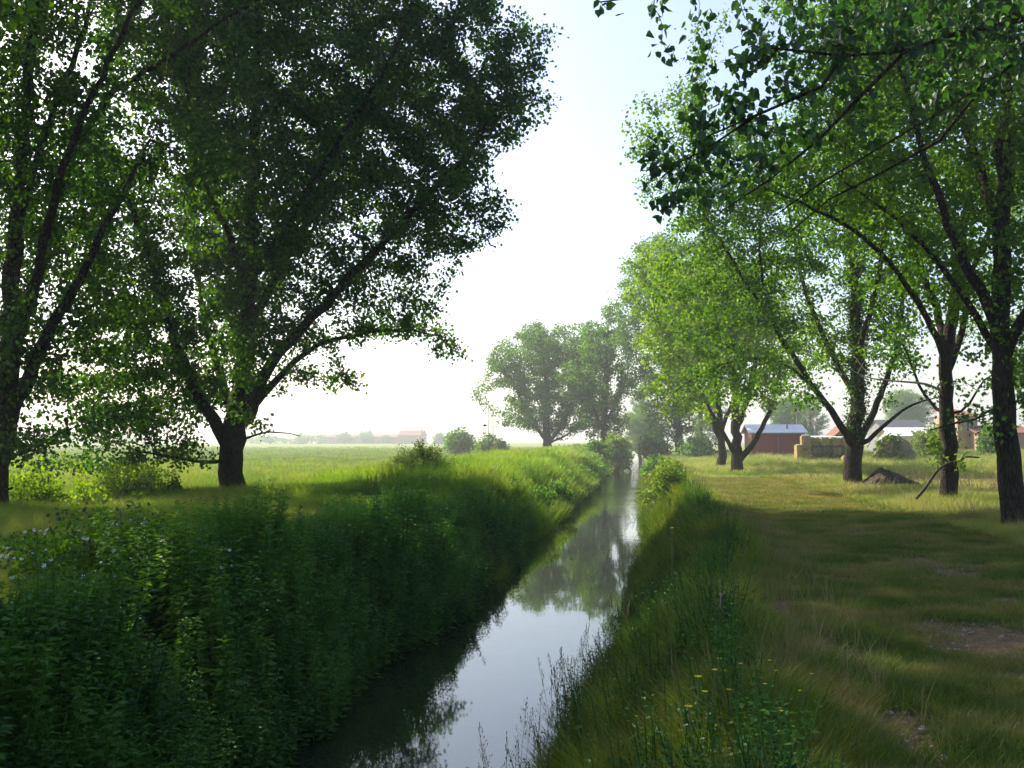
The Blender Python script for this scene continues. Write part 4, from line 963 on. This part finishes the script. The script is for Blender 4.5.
# a pale dry stalk and a dark dock stalk
def stalk(name, px, py, D, hh, r_, mat, sm, label, n_=40, seed=1):
    rng = np.random.RandomState(seed); p = P(px, py, D); z = float(TZ(p[0], p[1])); t = thing(name, label, 'plant stalk', (p[0], p[1], z - .02)); hh = p[2] - z + hh
    mb = MB(); mb.tube(catmull([[0, 0, 0], [.01, .01, hh * .5], [.03, 0, hh]], .1), r_, 4); mb.build('stem', mat, t)
    u = .55 + .45 * rng.rand(n_); C = np.stack([.03 * u ** 2 + rng.randn(n_) * .012, rng.randn(n_) * .012, hh * u], 1)
    link('seed_head', leaves_mesh('seed_head', C, .03, rng, hang=-1), sm, t)
stalk('dry_stalk', 717, 590, 8.0, 0, .004, M['dry_stem'], M['seed'], 'pale dry plant stalk standing in the right bank grass', 40, 3)
stalk('dock_stalk', 669, 498, 27, 0, .012, M['bark_twig'], M['leaf_bush'], 'dark upright dock stalk at the edge of sunlight on the right bank', 120, 4)
# pale fallen stick in the left weeds
mb = MB(); mb.tube([P(143, 566, 12.2), P(152, 560, 12.2), P(166, 551, 12.3)], [.013, .012, .006], 6); mb.tube([P(157, 556, 12.2), P(163, 559, 12.0)], [.005, .003], 4)
tag(mb.build('fallen_stick', M['dry_stem'], None, True), 'short pale stick lying across the dark weeds on the left bank', 'stick')

# earth mound
mb = MB(); rng = np.random.RandomState(90); c = P(880, 487, 35); z0 = float(TZ(c[0], c[1]))
n_ = 36; xs = np.linspace(-.8, 2.3, n_); ys = np.linspace(-.9, .9, 22); XX, YY = np.meshgrid(xs, ys)
prof = np.interp(XX, [-.8, -.35, 0, .3, 1.0, 1.8, 2.3], [0, .42, .72, .66, .34, .08, 0]); ZZ = prof * np.clip(1 - (YY / .9) ** 2, 0, 1) ** .7 + (.14 * (fbm(XX, YY, .35, 5) - .5) + .08 * (vn(XX, YY, .09, 6) - .5)) * (prof > .02) - .03
Vm = np.stack([XX.ravel(), YY.ravel(), ZZ.ravel()], 1); i_, j_ = np.meshgrid(np.arange(n_ - 1), np.arange(21)); q_ = (j_ * n_ + i_).ravel()
mt = thing('earth_mound', 'mound of dark earth and roots sloping to the right beside the ivy-clad poplar', 'mound', (c[0], c[1], z0))
M['earth'] = solid_mat('earth', (.035, .026, .018), (.12, .09, .06), scale=9, rough=.95, bump=1, bscale=18)
link('soil', mesh_from('soil', Vm, [np.stack([q_, q_ + 1, q_ + 1 + n_, q_ + n_], 1)], smooth=False), M['earth'], mt)
pos = []; 
for k in range(70):
    a = rng.randint(len(Vm)); v = Vm[a]
    if v[2] < .02 and rng.rand() < .5: continue
    pos.append((v[0], v[1], v[2] - .01))
me = scatter_mesh('weeds', [leafy_stem(rng, .3, 12, .07, .4) for _ in range(3)], np.array(pos), np.full(len(pos), .8), rng, 1.3)
o = link('weeds', me, M['grass_bank'], mt); o['kind'] = 'stuff'
# broken branch leaning on the slim poplar
mb = MB(); bp_ = [P(916, 499, 24.6), P(926, 487, 24.6), P(938, 470, 24.6), P(949, 463, 24.45), P(960, 461, 24.5), P(966, 457, 24.6), P(979, 457.5, 24.8)]
br = thing('broken_branch', 'crooked brown branch with a few green leaves leaning against the slim poplar', 'branch', tuple(bp_[0]))
pts = catmull(bp_, .1) - bp_[0]; mb.tube(pts, np.linspace(.04, .018, len(pts)), 6); mb.tube([bp_[4] - bp_[0], P(966, 453, 24.4) - bp_[0], P(972, 451, 24.3) - bp_[0]], [.016, .012, .005], 4)
mb.tube([bp_[2] - bp_[0], P(938, 455, 24.3) - bp_[0], P(933, 438, 24.2) - bp_[0]], [.014, .009, .004], 4)
mb.build('wood', M['bark_twig'], br, True)
C = np.concatenate([P(934, 446, 24.2) - bp_[0] + rng.randn(150, 3) * np.array([.09, .1, .17]), P(960, 463, 24.4) - bp_[0] + rng.randn(60, 3) * np.array([.07, .07, .1]), P(937, 462, 24.3) - bp_[0] + rng.randn(30, 3) * .07])
link('leaves', leaves_mesh('leaves', C, .085, rng), M['leaf_bright'], br)

# ---------------------------------------------------------------- buildings
M['barn_brick'] = brick_mat('barn_brick', (.34, .085, .055), (.28, .07, .05), (.27, .13, .10), 1)
M['house_brick'] = brick_mat('house_brick', (.42, .24, .15), (.36, .20, .12), (.40, .32, .25), 1)
M['roof_pale'] = solid_mat('pale_sheet_roof', (.62, .64, .66), (.74, .75, .76), scale=1.2, rough=.5)
M['white_wall'] = solid_mat('white_plaster', (.62, .60, .55), (.74, .72, .68), scale=1.5, rough=.9)
M['tile'] = solid_mat('clay_tiles', (.19, .075, .05), (.27, .12, .075), scale=5, rough=.85)
M['dark_roof'] = solid_mat('dark_sheet_roof', (.05, .05, .055), (.09, .09, .10), scale=2, rough=.6)
M['glass'] = solid_mat('window_glass', (.03, .04, .05), rough=.1)
M['frame'] = solid_mat('window_frame', (.35, .33, .30), rough=.6)
M['door'] = solid_mat('metal_door', (.17, .18, .19), (.24, .24, .25), scale=3, rough=.6)
M['straw'] = solid_mat('straw', (.30, .22, .08), (.50, .40, .17), scale=9, rough=.95, bump=1, bscale=40, stretch=(1, 1, 3))
M['straw_grey'] = solid_mat('weathered_straw', (.16, .14, .07), (.34, .28, .14), scale=5, rough=.95, bump=1, bscale=40, stretch=(1, 1, 3))
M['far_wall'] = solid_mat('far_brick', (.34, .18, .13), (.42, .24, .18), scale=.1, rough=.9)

def building(name, label, cat, px0, px1, D, eave, depth, wall, roof, ridge=.8, kind='gable', wins=(), doors=(), z=None, door_mat=None):
    """long side faces the camera; wins/doors: (centre fraction, width, sill, height)"""
    a = P(px0, 440, D); b_ = P(px1, 440, D); z0 = float(TZ((a[0] + b_[0]) / 2, D)) if z is None else z
    t = thing(name, label, cat, (a[0], D, z0)); L = b_[0] - a[0]
    mb = MB()
    if kind == 'gable':
        mb.box(0, L, 0, depth, -.3, eave)
        mb.add([(0, 0, eave), (0, depth, eave), (0, depth / 2, eave + ridge), (L, 0, eave), (L, depth, eave), (L, depth / 2, eave + ridge)], None, [(0, 2, 1), (3, 4, 5)])
    elif kind == 'end':     # gable end towards the camera
        mb.box(0, L, 0, depth, -.3, eave)
        mb.add([(0, 0, eave), (L, 0, eave), (L / 2, 0, eave + ridge), (0, depth, eave), (L, depth, eave), (L / 2, depth, eave + ridge)], None, [(0, 1, 2), (3, 5, 4)])
    else: mb.box(0, L, 0, depth, -.3, eave)
    mb.build('wall', wall, t)
    mb = MB(); o_ = .3; th = .09
    def slab(A, B, C_, D_):
        V_ = [A, B, C_, D_]; V_ = [np.array(v_) + [0, 0, .01] for v_ in V_] + [np.array(v_) + [0, 0, th] for v_ in V_]
        mb.add(V_, [(0, 3, 2, 1), (4, 5, 6, 7), (0, 1, 5, 4), (1, 2, 6, 5), (2, 3, 7, 6), (3, 0, 4, 7)])
    if kind == 'gable':
        s = ridge / (depth / 2)
        slab((-o_, -o_, eave - s * o_), (L + o_, -o_, eave - s * o_), (L + o_, depth / 2, eave + ridge), (-o_, depth / 2, eave + ridge))
        slab((-o_, depth / 2 + .001, eave + ridge), (L + o_, depth / 2 + .001, eave + ridge), (L + o_, depth + o_, eave - s * o_), (-o_, depth + o_, eave - s * o_))
    elif kind == 'end':
        s = ridge / (L / 2)
        slab((-o_, -o_, eave - s * o_), (L / 2, -o_, eave + ridge), (L / 2, depth + o_, eave + ridge), (-o_, depth + o_, eave - s * o_))
        slab((L / 2 + .001, -o_, eave + ridge), (L + o_, -o_, eave - s * o_), (L + o_, depth + o_, eave - s * o_), (L / 2 + .001, depth + o_, eave + ridge))
    else:
        slab((-o_, -o_, eave), (L + o_, -o_, eave), (L + o_, depth + o_, eave + ridge), (-o_, depth + o_, eave + ridge))
    mb.build('roof', roof, t)
    for f, w_, s_, h_ in wins:
        x = f * L; fr = MB()
        fr.box(x - w_ / 2, x + w_ / 2, -.05, -.003, s_, s_ + .07); fr.box(x - w_ / 2, x + w_ / 2, -.05, -.003, s_ + h_ - .07, s_ + h_)
        fr.box(x - w_ / 2, x - w_ / 2 + .07, -.048, -.003, s_ + .07, s_ + h_ - .07); fr.box(x + w_ / 2 - .07, x + w_ / 2, -.048, -.003, s_ + .07, s_ + h_ - .07); fr.box(x - .03, x + .03, -.046, -.003, s_ + .07, s_ + h_ - .07)
        w0 = fr.build('window', M['frame'], t); pn = MB(); pn.box(x - w_ / 2 + .07, x - .03, -.03, -.004, s_ + .07, s_ + h_ - .07); pn.box(x + .03, x + w_ / 2 - .07, -.03, -.004, s_ + .07, s_ + h_ - .07); pn.build('pane', M['glass'], w0)
    for f, w_, s_, h_ in doors:
        x = f * L; d_ = MB(); d_.box(x - w_ / 2, x + w_ / 2, -.04, -.003, s_, s_ + h_)
        for k in range(1, int(w_ / .5)): d_.box(x - w_ / 2 + k * .5 - .02, x - w_ / 2 + k * .5 + .02, -.06, -.04, s_ + .05, s_ + h_ - .05)
        d_.build('door', door_mat or M['door'], t)
    return t, L
barn, L = building('brick_barn', 'dark red brick barn with a pale sheet roof behind the forked tree', 'barn', 752, 804, 86, 2.25, 6, M['barn_brick'], M['roof_pale'], .65)
mb = MB(); mb.box(L * .49, L * .49 + .09, -.05, -.003, -.2, 2.1); mb.build('drainpipe', M['door'], barn)
mb = MB(); mb.tube([(L * .72, 1.2, 2.4), (L * .72, 1.2, 2.95)], .07, 8); mb.build('vent_pipe', M['door'], barn)
building('brick_shed', 'small reddish brick shed whose gabled top shows above the straw stack', 'shed', 838, 852, 92, 2.2, 4, M['barn_brick'], M['tile'], .55, 'end')
building('garden_wall_building', 'long low red brick outbuilding behind the straw bales', 'outbuilding', 802, 860, 90, 1.75, 3, M['barn_brick'], M['roof_pale'], .12, 'shed')
building('farm_building', 'long low white building with pale roof and two windows between the trunks', 'farm building', 893, 936, 98, 1.9, 6, M['white_wall'], M['roof_pale'], .75, 'gable', wins=((.26, 1.0, .6, .75), (.62, .8, .6, .7), (.9, .8, .6, .7)))
building('dark_hangar', 'dark-roofed shed behind the long white building', 'shed', 884, 925, 120, 3.1, 8, M['door'], M['dark_roof'], .9, 'gable')
building('brick_house', 'light orange-brown brick house between the two right-hand trunks', 'house', 958, 978, 92, 3.5, 7, M['house_brick'], M['tile'], .7, 'shed', wins=((.6, .7, 2.1, 1.0),))
building('brick_garage', 'low brick garage with dark doors to the right of the brick house', 'garage', 978.5, 1030, 90, 1.9, 6, M['house_brick'], M['tile'], .6, 'gable', doors=((.36, 1.0, 0, 1.7), (.62, 1.1, 0, 1.7)))
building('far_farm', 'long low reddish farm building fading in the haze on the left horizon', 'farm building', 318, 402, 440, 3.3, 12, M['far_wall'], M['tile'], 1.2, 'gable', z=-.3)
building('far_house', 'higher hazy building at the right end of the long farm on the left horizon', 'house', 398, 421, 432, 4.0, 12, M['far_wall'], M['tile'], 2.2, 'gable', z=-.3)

# straw bales
def bale(px, D, w_, d_, h_, z, mat, label, group=None, rot=0, tw=True, rnd_=.05):
    rng = np.random.RandomState(int(px * 7 + z * 10)); p = P(px, 440, D); t = thing('straw_bale', label, 'straw bale', (p[0], p[1], float(TZ(p[0], p[1])) + z), group); t.rotation_euler = (0, 0, rot)
    import bmesh
    bm = bmesh.new(); bmesh.ops.create_cube(bm, size=1); bmesh.ops.scale(bm, vec=(w_, d_, h_), verts=bm.verts); bmesh.ops.bevel(bm, geom=bm.edges[:], offset=min(w_, h_) * .12, segments=2, affect='EDGES')
    bmesh.ops.subdivide_edges(bm, edges=[e for e in bm.edges if e.calc_length() > .3], cuts=3, use_grid_fill=True)
    for v_ in bm.verts: v_.co += __import__('mathutils').Vector(rng.randn(3) * .018) ; v_.co.z += h_ / 2
    me = bpy.data.meshes.new('straw'); bm.to_mesh(me); bm.free(); link('straw', me, mat, t)
    if tw:
        for f in (-.25, .25):
            mb = MB(); e = .012; x = f * w_
            for a, b__ in (((x, -d_ / 2 - e, .03), (x, -d_ / 2 - e, h_ - .03)), ((x, -d_ / 2 - e, h_ + e), (x, d_ / 2 + e, h_ + e))): mb.tube([a, b__], .012, 4)
            mb.build('twine', M['dry_stem'], t)
    return t
G_ = 'weathered straw bales piled in the long stack'
for lev in range(3):
    for k in range(5):
        if lev == 2 and k == 4: continue
        bale(813 + k * 10.2 + (lev % 2) * 1.5, 72 + (k * 13 + lev * 7) % 3 * .12, .68, 1.6, .59, lev * .63, M['straw_grey'] if lev < 2 else M['straw'], 'weathered straw bale in the long stack behind the ivy-clad poplar', G_)
bale(805.5, 71.5, .62, .9, 1.0, 1.02, M['straw'], 'upright bright straw bale topping the left end of the stack', tw=True)
bale(806, 71.3, .58, .9, .98, 0, M['straw'], 'rounded bright straw bale at the foot of the left end of the stack')
bale(798.5, 71.0, .44, .8, 1.35, 0, M['straw'], 'leftmost tall bright straw bale standing apart from the stack', rot=.15)
bale(846, 69, .52, .7, .62, 0, M['straw'], 'single bright straw bale on the grass left of the ivy-clad trunk')
# dark covered pile right of the tree
c = P(893, 455, 66); z0 = float(TZ(c[0], c[1])); rng = np.random.RandomState(95)
th = thing('hay_heap', 'rounded dark heap of old hay under the boughs right of the ivy-clad trunk', 'heap', (c[0], c[1], z0))
bpy_v = []; nu, nv_ = 22, 10
for a in range(nv_ + 1):
    ph = a / nv_ * pi / 2
    for k in range(nu):
        an = k * 2 * pi / nu; r_ = 1 + .09 * rng.randn(); bpy_v.append((1.25 * cos(an) * cos(ph) ** .6 * r_, 1.0 * sin(an) * cos(ph) ** .6 * r_, 1.75 * sin(ph) ** .9 * (1 + .04 * rng.randn())))
qq = [(a * nu + k, a * nu + (k + 1) % nu, (a + 1) * nu + (k + 1) % nu, (a + 1) * nu + k) for a in range(nv_) for k in range(nu)]
link('hay', mesh_from('hay', np.array(bpy_v), [np.array(qq)]), M['straw_grey'], th)
C = np.array(bpy_v)[rng.randint(0, len(bpy_v), 2600)] + rng.randn(2600, 3) * .06; C = C[C[:, 2] > 0]
link('creeper', leaves_mesh('creeper', C[C[:, 0] < .4], .12, rng), M['leaf_dark'], th)

# poles and cable
def pole(px, py0, D, label, r_=.09, name='utility_pole', arm=True):
    top = P(px, py0, D); z0 = float(TZ(top[0], D)); t = thing(name, label, 'pole', (top[0], D, z0)); mb = MB(); mb.tube([(0, 0, 0), (0, 0, top[2] - z0)], [r_, r_ * .7], 8); mb.build('shaft', M['dead_wood'], t)
    if arm:
        mb = MB(); mb.box(-.7, .7, -.05, .05, top[2] - z0 - .5, top[2] - z0 - .4); mb.build('crossarm', M['dead_wood'], t)
    return top
pole(422, 421, 300, 'thin utility pole beside the farm building on the left horizon', .16)
pole(488.5, 405, 125, 'left one of two thin poles behind the smaller hazy bush', .05, arm=False)
pole(493, 400, 128, 'right one of two thin poles behind the smaller hazy bush', .06, arm=False)
ptop = pole(797, 410, 98, 'wooden utility pole half hidden by leaves beside the barn', .1)
b_ = P(842, 431, 90); a_ = np.array(ptop); mb = MB(); s_ = np.linspace(0, 1, 12)[:, None]; mid = a_ + (b_ - a_) * s_; mid[:, 2] -= (.5 * 4 * s_ * (1 - s_)).ravel(); mb.tube(mid, .02, 4)
tag(mb.build('overhead_cable', M['dark_roof'], None), 'thin dark cable running down from the pole to the brick shed', 'cable')
# fence stake and birds
mb = MB(); p = P(459, 478, 38); z0 = float(TZ(p[0], p[1])); mb.tube([(p[0], p[1], z0), (p[0] + .02, p[1], z0 + .5), (p[0] + .03, p[1], z0 + .78)], [.035, .03, .02], 6)
tag(mb.build('wooden_stake', M['bark_twig'], None), 'thin dark stake in the sunlit grass right of the feathery bush', 'stake')
M['black'] = solid_mat('black_feathers', (.015, .015, .018), rough=.6); M['white'] = solid_mat('white_feathers', (.75, .75, .72), rough=.7)
def bird(c, s, label, flying):
    t = thing('bird', label, 'bird', tuple(c)); prof = [(-.5, .02), (-.35, .09), (-.1, .16), (.12, .15), (.26, .09), (.34, .10), (.42, .08), (.48, .025), (.55, .004)]
    mb = MB(); mb.tube([(x * s, 0, .25 * s * (x if not flying else 0) + .02) for x, r_ in prof], np.array([r_ * s for x, r_ in prof]), 8); mb.tube([(-.45 * s, 0, -.1 * s * (not flying)), (-.9 * s, 0, -.2 * s * (not flying))], [.05 * s, .03 * s], 5)
    mb.build('body', M['black'], t, True)
    for sd in (-1, 1):
        mb = MB()
        if flying: mb.add([(.2 * s, sd * .1 * s, 0.05), (.1 * s, sd * .7 * s, .35 * s), (-.2 * s, sd * .6 * s, .33 * s), (-.2 * s, sd * .1 * s, 0.03), (.0, sd * .4 * s, .22 * s)], None, [(0, 1, 4), (1, 2, 4), (2, 3, 4), (3, 0, 4)])
        else: mb.tube([(.15 * s, sd * .13 * s, .08 * s), (-.1 * s, sd * .17 * s, .05 * s), (-.4 * s, sd * .07 * s, -.02)], [.05 * s, .09 * s, .02 * s], 6)
        mb.build('wing', M['white' if not flying else 'black'], t)
    if not flying:
        for sd in (-1, 1):
            mb = MB(); mb.tube([(0, sd * .06 * s, -.05 * s), (0, sd * .06 * s, -.75 * s)], .02 * s, 4); mb.build('leg', M['black'], t)
bird(P(485, 426, 60), .3, 'small dark bird flying in front of the pale sky left of the hazy tree', True)
mb = MB(); p = P(474, 476, 36); z0 = float(TZ(p[0], p[1])); mb.tube([(p[0], p[1], z0), (p[0], p[1], p[2] - .22)], .03, 6); tag(mb.build('wooden_post', M['bark_twig'], None), 'low post in the sunlit grass with a black and white bird on it', 'post')
bird(p + np.array([0, 0, 0.02]), .32, 'black and white bird perched low in the sunlit grass left of the stream', False)

# ---------------------------------------------------------------- haze, light, sky
m, nt, out = new_mat('haze_air')
pv_ = N(nt, 'ShaderNodeVolumePrincipled'); pv_.inputs['Color'].default_value = (.90, .94, .97, 1); pv_.inputs['Density'].default_value = .0011; pv_.inputs['Anisotropy'].default_value = .35
nt.links.new(pv_.outputs[0], out.inputs['Volume'])
mb = MB(); mb.box(-1000, 1000, -120, 1020, -4, 32); hz = mb.build('haze', m); tag(hz, 'pale summer haze over the fields', 'haze', kind='stuff')
hz.visible_shadow = True

SUN_EL, SUN_AZ = radians(38), radians(49)      # azimuth measured to the left of the stream direction
sv = np.array([-sin(SUN_AZ) * cos(SUN_EL), cos(SUN_AZ) * cos(SUN_EL), sin(SUN_EL)])
from mathutils import Vector
sun_d = bpy.data.lights.new('sun', 'SUN'); sun_d.energy = 5.0; sun_d.angle = radians(.53); sun_d.color = (1, .92, .74)
sun = bpy.data.objects.new('sun', sun_d); COL.objects.link(sun); sun.rotation_euler = Vector(sv).to_track_quat('Z', 'Y').to_euler(); sun.location = (-30, 20, 40)
wd = bpy.data.worlds.new('World'); sc.world = wd; wd.use_nodes = True; nt = wd.node_tree; nt.nodes.clear()
sky = nt.nodes.new('ShaderNodeTexSky'); sky.sky_type = 'NISHITA'; sky.sun_disc = False; sky.sun_elevation = SUN_EL; sky.sun_rotation = -SUN_AZ
sky.air_density = 1.0; sky.dust_density = 2.2; sky.ozone_density = 1.5
bg = nt.nodes.new('ShaderNodeBackground'); bg.inputs[1].default_value = .12; wo = nt.nodes.new('ShaderNodeOutputWorld')
nt.links.new(sky.outputs[0], bg.inputs[0]); nt.links.new(bg.outputs[0], wo.inputs[0])

sc.view_settings.view_transform = 'Standard'; sc.view_settings.look = 'None'; sc.view_settings.exposure = 1.02; sc.view_settings.gamma = 1
sc.render.engine = 'CYCLES'
cy_ = sc.cycles; cy_.max_bounces = 5; cy_.diffuse_bounces = 3; cy_.glossy_bounces = 2; cy_.transmission_bounces = 3; cy_.volume_bounces = 0; cy_.transparent_max_bounces = 4
cy_.use_denoising = True; cy_.denoising_prefilter = 'NONE'; cy_.caustics_reflective = False; cy_.caustics_refractive = False
cy_.sample_clamp_indirect = 6
print('done', time.time() - T0_)
